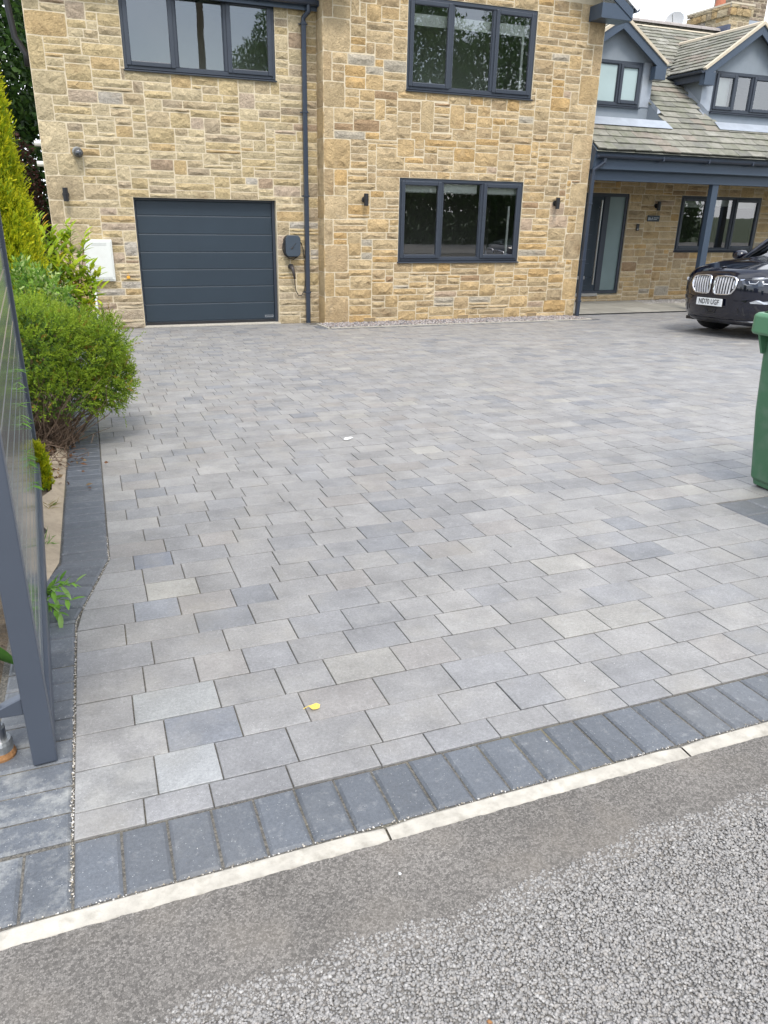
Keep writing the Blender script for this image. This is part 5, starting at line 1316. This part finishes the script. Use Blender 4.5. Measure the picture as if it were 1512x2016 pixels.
def sprigs(r, P, N, k, ln, ll, lw, cols, up=.35, wts=None, spread=.9, tipcol=None):
    n = len(P); d = vnorm(N + r.normal(0, .45, (n, 3)) + np.array([0, 0, up]))
    t = np.tile(np.linspace(0, 1, k), n); i = np.repeat(np.arange(n), k)
    Ln = (ln * r.uniform(.6, 1.3, n))[i]
    base = P[i] + d[i] * (t * Ln)[:, None]
    rad = rnd_dir(n * k, r); D = vnorm(d[i] * (.55 + .6 * t[:, None]) + rad * spread)
    c = pal(r, n, cols, wts)[i] * r.uniform(.88, 1.12, (n * k, 1))
    if tipcol is not None: c = c * (1 - (t ** 2)[:, None] * .55) + np.array(tipcol) * (t ** 2)[:, None] * .55
    v, f = leaf_geo(base, D, rnd_dir(n * k, r), ll * r.uniform(.7, 1.2, n * k), lw * r.uniform(.8, 1.2, n * k))
    return v, f, np.repeat(c, 4, 0)
def plant(name, label, cat, loc, group=None): return thing(name, label, cat, loc, group)
nr = np.random.default_rng(77)

# big clipped evergreen with brown twigs below
t = plant('evergreen_shrub', 'large bright green evergreen shrub spilling over the paved border, bare twigs below', 'shrub', (-.35, 5.7, gz(5.7)))
BB = [((-.10, 5.75, .46), (.33, .46, .24)), ((-.38, 5.55, .55), (.36, .46, .30)), ((-.62, 5.9, .45), (.40, .5, .34)), ((.04, 5.70, .30), (.23, .36, .19)), ((-.25, 5.45, .28), (.30, .34, .22)), ((-.42, 6.3, .50), (.36, .4, .30)), ((-.12, 6.2, .38), (.30, .36, .24)), ((-.8, 5.6, .4), (.4, .5, .4))]
BB = [((a[0] - .045, a[1], a[2] - .06), b) for a, b in BB]
rq = np.random.default_rng(6)
BB += [((-.15 + rq.uniform(-.42, .24), 5.68 + rq.uniform(-.4, .45), .44 + rq.uniform(-.12, .13)), tuple(rq.uniform(.10, .17, 3))) for _ in range(16)]
P, N, rad = blob_shell(nr, 27000, BB, .58)
k_ = P[:, 2] > gz(5.7) + .285 + .16 * nr.random(len(P)) - .12 * (P[:, 0] > -.1)
q_ = np.sin(P[:, 0] * 23 + 1.3) * np.sin(P[:, 1] * 19 + .4) * np.sin(P[:, 2] * 27 + 2) + .6 * np.sin(P[:, 0] * 47 + P[:, 2] * 31) * np.sin(P[:, 1] * 41)
k_ &= q_ > nr.uniform(-.62, .12, len(P))
P, N = P[k_], N[k_]
v, f, c = sprigs(nr, P, N, 16, .070, .0185, .0070, [(.20, .31, .022), (.14, .235, .024), (.26, .36, .026), (.085, .155, .03), (.32, .17, .04)], .25, [.32, .25, .25, .15, .03], .85, (.27, .34, .035))
ks = nr.choice(len(P), 170); va, fa, ca2 = sprigs(nr, P[ks] + N[ks] * .02, N[ks], 22, .17, .018, .0065, [(.17, .27, .022), (.20, .29, .026), (.30, .16, .05)], .5, [.5, .38, .12], .8, (.27, .34, .035))
f = np.concatenate([f, fa + len(v)]); v = np.concatenate([v, va]); c = np.concatenate([c, ca2])
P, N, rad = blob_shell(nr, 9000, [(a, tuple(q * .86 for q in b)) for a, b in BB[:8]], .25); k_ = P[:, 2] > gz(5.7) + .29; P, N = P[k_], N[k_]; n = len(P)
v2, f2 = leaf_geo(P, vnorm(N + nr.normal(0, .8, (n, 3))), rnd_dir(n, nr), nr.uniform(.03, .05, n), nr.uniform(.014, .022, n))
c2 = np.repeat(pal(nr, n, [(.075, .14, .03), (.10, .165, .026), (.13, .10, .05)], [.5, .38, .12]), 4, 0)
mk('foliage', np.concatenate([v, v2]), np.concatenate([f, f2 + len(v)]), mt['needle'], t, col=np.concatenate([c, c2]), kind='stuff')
mb = MB(); rb = random.Random(4)
for q in range(230):
    a = rb.uniform(0, 6.28); r0 = rb.uniform(.0, .22); bx, by = -.40 + r0 * math.cos(a), 5.55 + r0 * math.sin(a) * 1.4
    tx, ty = bx + rb.uniform(-.30, .42), by + rb.uniform(-.42, .35); tz = rb.uniform(.02, .42); z0_ = gz(by) + .0
    p1 = ((bx * .6 + tx * .4) + rb.uniform(-.06, .06), (by * .6 + ty * .4) + rb.uniform(-.06, .06), z0_ + (tz - z0_) * .4)
    p2 = ((bx * .25 + tx * .75) + rb.uniform(-.07, .07), (by * .25 + ty * .75) + rb.uniform(-.07, .07), z0_ + (tz - z0_) * .72)
    r_ = rb.uniform(.002, .006); mb.tube([(bx, by, z0_), p1, p2, (tx, ty, tz)], [r_, r_ * .8, r_ * .6, r_ * .35], 4)
for q in range(90):
    bx, by = -.42 + rb.gauss(0, .14), 5.2 + rb.gauss(0, .22); z0_ = gz(by) + rb.uniform(0, .12); a = rb.uniform(0, 6.28); l = rb.uniform(.08, .22)
    mb.tube([(bx, by, z0_), (bx + math.cos(a) * l * .5, by + math.sin(a) * l * .5, z0_ + rb.uniform(-.02, .06)), (bx + math.cos(a) * l, by + math.sin(a) * l, z0_ + rb.uniform(-.02, .04))], .0022, 4)
mb.build('twigs', mt['bark'], t, kind='stuff')
n = 260; px, py = nr.normal(-.42, .12, n), nr.normal(5.0, .35, n); P = np.stack([px, py, [gz(b) + .012 for b in py]], -1) + nr.uniform(0, .02, (n, 1)) * np.array([0, 0, 1])
v, f = leaf_geo(P, rnd_dir(n, nr) * np.array([1, 1, .3]), np.tile([0, 0, 1.0], (n, 1)) + nr.normal(0, .4, (n, 3)), nr.uniform(.02, .05, n), nr.uniform(.012, .025, n))
mk('leaf_litter', v, f, mt['leaf'], None, col=np.repeat(pal(nr, n, [(.20, .09, .04), (.13, .07, .04), (.30, .2, .1), (.09, .05, .03)]), 4, 0), kind='stuff')

# golden conifers
def conifer(label, base, height, width, ns, plumes, ll=.05, seed=1, trunk=True, spr=.11):
    r = np.random.default_rng(seed); bx, by, bz_ = base
    t = plant('golden_conifer', label, 'conifer', base, 'golden conifers in the border')
    PL = [((bx, by, bz_), height, width * .70)]
    for q in range(plumes):
        a = r.uniform(0, 6.28); s_ = r.uniform(0, .78); o = width * (.86 - .62 * s_) * r.uniform(.75, 1.05); PL.append(((bx + o * math.cos(a), by + o * math.sin(a), bz_ + height * s_ * .92), height * r.uniform(.20, .36), width * r.uniform(.16, .27)))
    Ps, Ns = [], []
    for (c, h, w) in PL:
        m = int(ns * (h * w) / sum(p[1] * p[2] for p in PL)); tt = r.random(m) ** .85; a = r.uniform(0, 6.28, m)
        rr = w * np.clip(np.sin(np.pi * (0.14 + .86 * tt) ** .8), 0, 1) ** .75 * (.72 + .28 * r.random(m) ** .5) * (1 + .12 * np.sin(5 * a + tt * 9))
        Ps.append(np.stack([c[0] + rr * np.cos(a), c[1] + rr * np.sin(a), c[2] + h * tt], -1)); Ns.append(np.stack([np.cos(a), np.sin(a), .2 + 0 * a], -1))
    P, N = np.concatenate(Ps), np.concatenate(Ns)
    v, f, c = sprigs(r, P, N * .55, 7, spr, ll, ll * .32, [(.37, .43, .012), (.27, .38, .014), (.16, .28, .018), (.52, .51, .016)], 1.25, [.36, .30, .18, .16], .5, (.62, .57, .02))
    mk('foliage', v, f, mt['needle'], t, col=c, kind='stuff')
    if trunk: mb = MB(); mb.tube([(bx, by, bz_ - .1), (bx, by, bz_ + height * .5), (bx, by, bz_ + height * .8)], [width * .10, width * .06, .01], 8); mb.build('trunk', mt['trunk'], t)
    return t
conifer('tall golden conifer beyond the gate, yellow tips on upright plumes', (-1.02, 9.0, gz(9) + .02), 3.3, .72, 46000, 52, .036, 3, True, .085)
conifer('tiny golden conifer on the concrete edge beside the gate', (-.375, 4.45, gz(4.45) - .01), .27, .058, 900, 3, .020, 8, True, .03)

# laurel with big yellow green leaves: every leaf in view is a part
def leaf_mesh(name, L, W, nseg=4, curl=.18, fold=.18):
    vs, fs = [], []
    for k in range(nseg + 1):
        s = k / nseg; w = W * .5 * (math.sin(math.pi * min(1, s * .93 + .05)) ** .8) * (1 - .15 * s); z = -curl * L * s * s
        vs += [(-w, s * L, z + fold * w), (0, s * L, z), (w, s * L, z + fold * w)]
    for k in range(nseg): fs += [(3 * k, 3 * k + 1, 3 * k + 4, 3 * k + 3), (3 * k + 1, 3 * k + 2, 3 * k + 5, 3 * k + 4)]
    me = bpy.data.meshes.new(name); me.from_pydata(vs, [], fs); me.polygons.foreach_set('use_smooth', [True] * len(fs)); me.update(); return me
def leafcol(me, c, m):
    ca = me.color_attributes.new('col', 'FLOAT_COLOR', 'POINT'); ca.data.foreach_set('color', np.tile(np.array([*c, 0], np.float32), len(me.vertices))); me.materials.append(m); return me
def put_leaf(me, parent, p, d, up, s, name='leaf'):
    d = Vector(d).normalized(); up = Vector(up); x = d.cross(up).normalized(); z = x.cross(d)
    o = bpy.data.objects.new(name, me); COL.objects.link(o); o.parent = parent; off = Vector(OFF[parent.name])
    m = Matrix((x, d, z)).transposed().to_4x4(); o.matrix_local = Matrix.Translation(Vector(p) - off) @ m @ Matrix.Scale(s, 4); return o
t = plant('laurel', 'yellow green laurel with long glossy leaves in front of the meter box', 'shrub', (-.3, 10.9, gz(10.9)))
LM = [leafcol(leaf_mesh('laurel_leaf', .125, .046), c, mt['leaf']) for c in ((.30, .42, .022), (.38, .48, .025), (.47, .54, .03), (.18, .30, .025), (.24, .36, .025))] + [leafcol(leaf_mesh('laurel_leaf', .12, .042), (.55, .33, .03), mt['leaf'])]
rl = random.Random(9); mb = MB(); cnt = 0; LVS = []
tips = [(-.50, 10.9, 1.22), (-.44, 10.8, 1.12), (-.13, 10.8, 1.10), (-.20, 10.9, .98), (.02, 10.7, .98), (-.34, 10.7, .92), (.12, 10.7, .58), (.06, 10.6, .66), (-.12, 10.5, .70), (-.30, 10.5, .70), (-.02, 10.5, .42), (-.20, 10.4, .48), (-.42, 10.5, .62), (-.08, 10.4, .22), (-.26, 10.3, .28), (.02, 10.4, .22), (-.36, 10.9, 1.05), (-.05, 10.9, .82), (-.50, 10.5, .85), (-.16, 10.3, .10), (-.47, 10.2, .55), (-.38, 10.2, .42), (-.30, 10.6, .82), (-.40, 10.6, .78), (-.22, 10.6, .60), (-.10, 10.6, .56), (-.46, 10.9, .95), (.0, 10.6, .50), (-.15, 10.4, .36), (-.30, 10.2, .40), (.08, 10.5, .40), (-.25, 10.9, 1.02)]
for tp in tips:
    base = Vector((-.30 + rl.uniform(-.12, .12), 10.9 + rl.uniform(-.2, .2), gz(10.9))); tip = Vector(tp); mid = base.lerp(tip, .55) + Vector((rl.uniform(-.05, .05), rl.uniform(-.05, .05), .05))
    mb.tube([base, mid, tip], [.009, .006, .003], 5)
    n = 15 if tip.z > .6 else 12
    for q in range(n):
        s = 1 - (q / n) ** 1.3 * .62; p = (mid.lerp(tip, (s - .45) / .55) if s > .45 else base.lerp(mid, s / .45)); ax_ = (tip - mid).normalized()
        a = q * 2.4 + rl.uniform(-.3, .3); side = ax_.orthogonal().normalized(); side2 = ax_.cross(side); rd = side * math.cos(a) + side2 * math.sin(a)
        d = rd * rl.uniform(.7, 1.0) + ax_ * (1.1 - q / n * .9) + Vector((0, 0, -.1)); k = rl.choices(range(6), [3, 4, 3, 1.5, 2, .5])[0]
        LVS.append((LM[k], p, d, Vector((0, 0, 1)) + rd * -.2 + ax_ * .4, rl.uniform(.85, 1.35)))
rl.shuffle(LVS)
for a in LVS[:290]: put_leaf(a[0], t, *a[1:])
vs_, fs_, cs_ = [], [], []
for q in range(2):
    for a in LVS:
        if q == 0 and a in LVS[:290]: continue
        p = Vector(a[1]) + Vector((rl.gauss(0, .035), rl.gauss(0, .05), rl.gauss(0, .035))) * (1 if q else 0); d = (Vector(a[2]).normalized() + Vector((rl.gauss(0, .3), rl.gauss(0, .3), rl.gauss(0, .3))) * q).normalized(); x_ = d.cross(Vector(a[3])).normalized(); zz = x_.cross(d); b_ = len(vs_)
        for vtx in a[0].vertices: vs_.append(p + (x_ * vtx.co.x + d * vtx.co.y + zz * vtx.co.z) * a[4])
        fs_ += [tuple(i + b_ for i in pl_.vertices) for pl_ in a[0].polygons]; cs_ += [tuple(a[0].color_attributes['col'].data[0].color)] * len(a[0].vertices)
mk('leaves', vs_, fs_, mt['leaf'], t, col=np.array(cs_, np.float32), kind='stuff', smooth=True)
mb.build('stem', mt['bark'], t)
# variegated shrub, dark shrub in front of it
t = plant('variegated_shrub', 'pale variegated shrub with grey green leaves between conifer and net', 'shrub', (-.62, 7.7, gz(7.7)))
P, N, rad = blob_shell(nr, 1500, [((-.60, 7.7, .50), (.26, .3, .36)), ((-.42, 7.6, .62), (.20, .25, .2)), ((-.75, 7.8, .3), (.3, .3, .4)), ((-.38, 7.55, .38), (.17, .2, .22))], .5)
v, f, c = sprigs(nr, P, N, 7, .10, .052, .022, [(.23, .38, .06), (.15, .28, .035), (.44, .54, .20), (.09, .19, .03)], .2, [.3, .3, .22, .18], .9)
mk('foliage', v, f, mt['leaf'], t, col=c, kind='stuff'); mb = MB()
for q in range(14): mb.tube([(-.6, 7.7, gz(7.7)), (-.6 + rl.uniform(-.3, .3), 7.7 + rl.uniform(-.25, .2), rl.uniform(.3, .8))], [.008, .003], 5)
mb.build('stem', mt['bark'], t)

# crumpled green netting
t = plant('green_netting', 'crumpled dark green plastic netting hung over the shrubs near the laurel', 'netting', (-.25, 7.9, gz(7.9)))
mb = MB(); nx_, nz_ = 34, 44
def netp(a, b):
    x = -.345 + .20 * a + (1 - b) * .075 + .02 * math.sin(b * 9 + a * 3); z = .70 - .40 * (1 - b) - .12 * a + .02 * math.sin(a * 11 + b * 5); yv = 7.95 + .05 * math.sin(a * 9 + b * 4) + .04 * math.sin(b * 13)
    return Vector((x, yv, z))
for i in range(nx_ + 1): mb.tube([netp(i / nx_, j / 14) for j in range(15)], .0013, 3)
for j in range(nz_ + 1): mb.tube([netp(i / 12, j / nz_) for i in range(13)], .0013, 3)
mb.build('net', mt['net'], t, kind='stuff')

# weed on the splayed border, sprigs growing through the gate, broad leaves by the pivot
WM = [leafcol(leaf_mesh('weed_leaf', .062, .021, 4, .25), c, mt['leaf']) for c in ((.20, .42, .05), (.25, .48, .07), (.14, .31, .045), (.32, .5, .15))]
t = plant('weed', 'fresh green leafy weed growing across the kink of the paved border', 'weed', (-.33, 2.86, gz(2.86)))
rw = random.Random(12); mb = MB()
for tp in ((-.175, 2.80, .075), (-.20, 2.74, .03), (-.24, 2.72, -.01), (-.26, 2.80, .05), (-.285, 2.75, .02), (-.235, 2.86, .06)):
    base = Vector((-.345 + rw.uniform(-.02, .02), 2.86 + rw.uniform(-.03, .03), gz(2.86))); tip = Vector(tp); mid = base.lerp(tip, .5) + Vector((0, 0, .035)); mb.tube([base, mid, tip], [.003, .0025, .0015], 5)
    for q in range(9):
        s = 1 - q / 9 * .75; p = mid.lerp(tip, (s - .5) / .5) if s > .5 else base.lerp(mid, s / .5); a = q * 2.4; axd = (tip - mid).normalized(); s1 = axd.orthogonal().normalized(); s2 = axd.cross(s1)
        d = (s1 * math.cos(a) + s2 * math.sin(a)) * .8 + axd * (.9 - q * .06) + Vector((0, 0, -.12)); put_leaf(WM[rw.choice([0, 0, 1, 1, 2, 3])], t, p, d, Vector((0, 0, 1)), rw.uniform(.55, 1.1))
mb.build('stem', M('weed_stem', (.16, .26, .06), .6), t)
for gi, (lab, pts) in enumerate((('weed sprig poking through the gate boards about knee high', [(3.55, .30), (3.62, .22), (3.5, .38)]), ('weed sprig poking through the gate boards higher up', [(3.6, .62), (3.7, .70), (3.52, .52)]))):
    y0_ = pts[0][0]; xx = -.262 + (y0_ - 1.865) * (gdv.x / gdv.y)
    t = plant('gate_weed', lab, 'weed', (xx, y0_, pts[0][1]), 'weeds growing through the gate')
    for (yy, zz_) in pts:
        xg = -.262 + (yy - 1.865) * (gdv.x / gdv.y)
        for q in range(6): put_leaf(WM[rw.choice([0, 1, 2])], t, (xg + .01, yy + rw.uniform(-.03, .03), zz_ + rw.uniform(-.04, .04)), (rw.uniform(.5, 1), rw.uniform(-.6, .6), rw.uniform(-.5, .5)), (rw.uniform(-.3, .3), 0, 1), rw.uniform(.5, .95))
t = plant('dock_plant', 'broad dark green dock leaves in the shade behind the gate stile', 'plant', (-.47, 2.42, gz(2.4)))
DM = leafcol(leaf_mesh('dock_leaf', .20, .075, 6, .3, .25), (.045, .12, .02), mt['leaf'])
for p, d, s in (((-.50, 2.36, .12), (1, -.25, -.10), .75), ((-.50, 2.45, .05), (1, -.3, -.15), .8), ((-.47, 2.6, .2), (.5, -.2, .5), .7), ((-.5, 2.7, .25), (.7, .2, .2), .8), ((-.55, 2.5, .3), (.6, -.5, .1), .8)): put_leaf(DM, t, p, d, (0, 0, 1), s)
mb = MB(); mb.tube([(-.52, 2.45, gz(2.4)), (-.50, 2.44, .15), (-.5, 2.6, .25)], .004, 5); mb.build('stem', mt['bark'], t)
for (bx, by, lab) in ((-.355, 4.1, 'dry grass tuft on the concrete haunch'), (-.335, 3.55, 'small green seedling at the foot of the gate')):
    t = plant('grass_tuft', lab, 'grass tuft', (bx, by, gz(by))); n = 26
    P = np.tile([bx, by, gz(by) + .015], (n, 1)) + nr.normal(0, .018, (n, 3)) * np.array([1, 1, .1]); D = rnd_dir(n, nr) * np.array([1, 1, .35]) + np.array([.3, 0, .25])
    v, f = leaf_geo(P, D, rnd_dir(n, nr), nr.uniform(.03, .10, n), nr.uniform(.004, .009, n)); mk('blades', v, f, mt['leaf'], t, kind='stuff', col=np.repeat(pal(nr, n, [(.30, .24, .08), (.15, .22, .04), (.36, .3, .14)] if 'dry' in lab else [(.13, .3, .04), (.2, .36, .06)]), 4, 0))

# trees behind the house corner and across the road (mirrored in the windows)
def tree_mesh(seed, n, blobs_, ls, cols, wts=None):
    r = np.random.default_rng(seed); P, N, rad = blob_shell(r, n, blobs_, .35)
    D = vnorm(N * .5 + r.normal(0, .7, (len(P), 3)) + np.array([0, 0, -.15])); c = pal(r, len(P), cols, wts)
    v, f = leaf_geo(P, D, N + r.normal(0, .5, N.shape), ls * r.uniform(.6, 1.3, len(P)), ls * .62 * r.uniform(.7, 1.2, len(P))); return v, f, np.repeat(c, 4, 0)
def tree(name, label, base, blobs_, n, ls, cols, th, seed, group=None, cat='tree'):
    t = plant(name, label, cat, base, group); v, f, c = tree_mesh(seed, n, blobs_, ls, cols); mk('crown', v, f, mt['leaf'], t, col=c, kind='stuff')
    mb = MB(); b = Vector(base); r = random.Random(seed)
    top = Vector((sum(q[0][0] for q in blobs_) / len(blobs_), sum(q[0][1] for q in blobs_) / len(blobs_), max(q[0][2] for q in blobs_)))
    mb.tube([b, b.lerp(top, .4) + Vector((.1, 0, 0)), top], [th, th * .7, th * .2], 9)
    for q in blobs_: mb.tube([b.lerp(top, r.uniform(.3, .6)), Vector(q[0])], [th * .35, th * .08], 6)
    mb.build('trunk', mt['trunk'], t); return t
GRN = [(.030, .070, .016), (.045, .095, .018), (.060, .12, .022), (.022, .05, .014)]
tree('broadleaf_tree', 'dark leafy tree rising behind the left corner of the house', (-3.2, 20, -.5), [((-2.2, 20, 5.6), (1.9, 2, 2.0)), ((-1.4, 19.5, 3.7), (1.2, 1.6, 1.3)), ((-3.4, 20, 4.0), (1.9, 2, 1.8)), ((-1.3, 20.5, 6.4), (1.1, 1.4, 1.2)), ((-2.2, 19.4, 2.4), (1.7, 1.5, 1.3)), ((-3.6, 20.2, 7.2), (1.8, 1.8, 1.6)), ((-1.0, 20, 2.3), (.9, 1.2, 1.0)), ((-1.0, 21, 4.6), (1.0, 1.5, 1.6)), ((-1.6, 21.5, .8), (1.6, 1.2, 1.4)), ((-3.5, 21, 1.0), (2.0, 1.2, 1.6))], 60000, .15, GRN, .28, 31)
t = plant('copper_shrub', 'dark reddish brown shrub at the back corner of the house', 'shrub', (-1.3, 15.4, -.5)); v, f, c = tree_mesh(41, 15000, [((-1.15, 15.3, 1.2), (.65, .6, 1.5)), ((-1.9, 15.6, 1.0), (.8, .6, 1.5)), ((-.85, 15.2, .6), (.35, .5, 1.2))], .075, [(.055, .022, .018), (.035, .016, .014), (.075, .03, .022), (.03, .03, .016)])
mk('foliage', v, f, mt['leaf'], t, col=c, kind='stuff'); mb = MB(); mb.tube([(-1.3, 15.4, -.5), (-1.25, 15.35, 1.5)], [.05, .02], 7); mb.build('trunk', mt['trunk'], t)
GRN2 = [tuple(1.9 * q for q in c) for c in GRN]
k = 0
for (x, y_, h, w, lab) in ((8.4, -9.0, 9.2, 2.3, 'slender dark tree across the road mirrored in the garage wing window'), (14.2, -10.5, 11.5, 3.6, 'broad dark tree across the road mirrored in the gable windows'), (20.2, -11.0, 10.5, 3.4, 'green tree across the road, farther along from the broad one'), (27.5, -10, 9.5, 3.4, 'green tree across the road, farthest along the verge')):
    if k == 0:
        B = [((0, 0, .55), (.34, .34, .30)), ((-.18, .05, .42), (.24, .24, .2)), ((.2, 0, .45), (.24, .24, .22)), ((.03, 0, .80), (.2, .2, .2)), ((.1, -.1, .66), (.25, .25, .2)), ((-.14, 0, .68), (.2, .2, .16)), ((0, 0, .24), (.3, .3, .14))]
        t0 = tree('roadside_tree', lab, (0, 0, 0), B, 52000, .017, GRN2, .025, 51, 'trees across the road'); t = t0
    else:
        t = t0.copy(); COL.objects.link(t); t['label'] = lab
        for ch in [o for o in bpy.data.objects if o.parent == t0]:
            c_ = ch.copy(); COL.objects.link(c_); c_.parent = t
    t.location = (x, y_, -.05); t.scale = (w * 2.6, w * 2.6, h); t.rotation_euler = (0, 0, k * 1.9); k += 1
t = plant('hedge', 'dark green hedge along the far side of the road', 'hedge', (14, -6.2, 0)); r = np.random.default_rng(5); n = 26000
P = np.stack([r.uniform(1.5, 32, n), -6.2 + r.uniform(-.5, .5, n), r.uniform(0, 2.1, n) + .25 * np.sin(r.uniform(0, 9, n))], -1); D = rnd_dir(n, r); v, f = leaf_geo(P, D, rnd_dir(n, r), r.uniform(.12, .3, n), r.uniform(.08, .18, n)); mk('foliage', v, f, mt['leaf'], t, col=np.repeat(pal(r, n, GRN), 4, 0), kind='stuff')
t = thing('telegraph_pole', 'dark wooden telegraph pole across the road mirrored in the upper window', 'pole', (4.75, -5.2, 0)); mb = MB(); mb.tube([(4.75, -5.2, -.1), (4.78, -5.2, 11.5)], [.15, .11], 12); mb.build('pole', mt['wood'], t, smooth=True)
mb = MB(); mb.box(4.2, 5.4, -5.25, -5.15, 10.7, 10.8); mb.build('cross_arm', mt['wood'], t)

# small litter
t = thing('fallen_leaf', 'single yellow fallen leaf lying on the pavers', 'leaf', (.505, 1.862, gz(1.862)))
LP = [(-.026, .002, .012), (-.014, .010, .007), (.0, .018, .005), (.010, .013, .009), (.022, .004, .007), (.015, -.009, .003), (.0, -.014, .004), (-.012, -.008, .003), (.002, .001, .002)]
mk('blade', [(.505 + a * .82, 1.862 + b * .82, gz(1.862) + .002 + c * 1.2) for a, b, c in LP], [(i, (i + 1) % 8, 8) for i in range(8)], mt['yellow'], t)
mb = MB(); mb.tube([(.485, 1.864, gz(1.862) + .014), (.470, 1.866, gz(1.862) + .006)], .0012, 5); mb.build('stalk', mt['yellow'], t)
t = thing('paper_scrap', 'small crumpled white scrap lying in the middle of the drive', 'litter', (1.64, 5.0, gz(5.0)))
LP = [tuple(.6 * q for q in p) for p in [(-.06, -.01, .008), (-.03, .02, .022), (.0, .03, .016), (.05, .04, .02), (.075, .02, .012), (.03, .0, .006), (.02, -.04, .016), (-.02, -.045, .012), (.0, -.005, .03)]]
mk('scrap', [(1.64 + a, 5.0 + b, gz(5.0) + .001 + c) for a, b, c in LP], [(i, (i + 1) % 8, 8) for i in range(8)], mt['paper'], t)
for (x, y_, lab, s, mm) in ((.512, 1.17, 'tiny white feather on the dark tarmac strip', 1.0, 'paper'), (.545, .80, 'ochre pebble among the grey road chippings', 1.5, 'rust'), (1.38, 1.72 - .02, 'pale petal on a grey paver near the road', .6, 'paper'), (1.09, 1.47, 'white fleck on the charcoal border pavers', .5, 'paper')):
    z_ = .0145 if y_ < 1.3 else gz(y_)
    t = thing('litter_fleck', lab, 'litter', (x, y_, z_)); v, f, c = blobs(np.array([[x, y_, z_ + .004]]), np.array([.0045 * s]), np.array([[.5, .5, .5]]), int(x * 100), .5); mk('fleck', v, f, mt[mm], t)
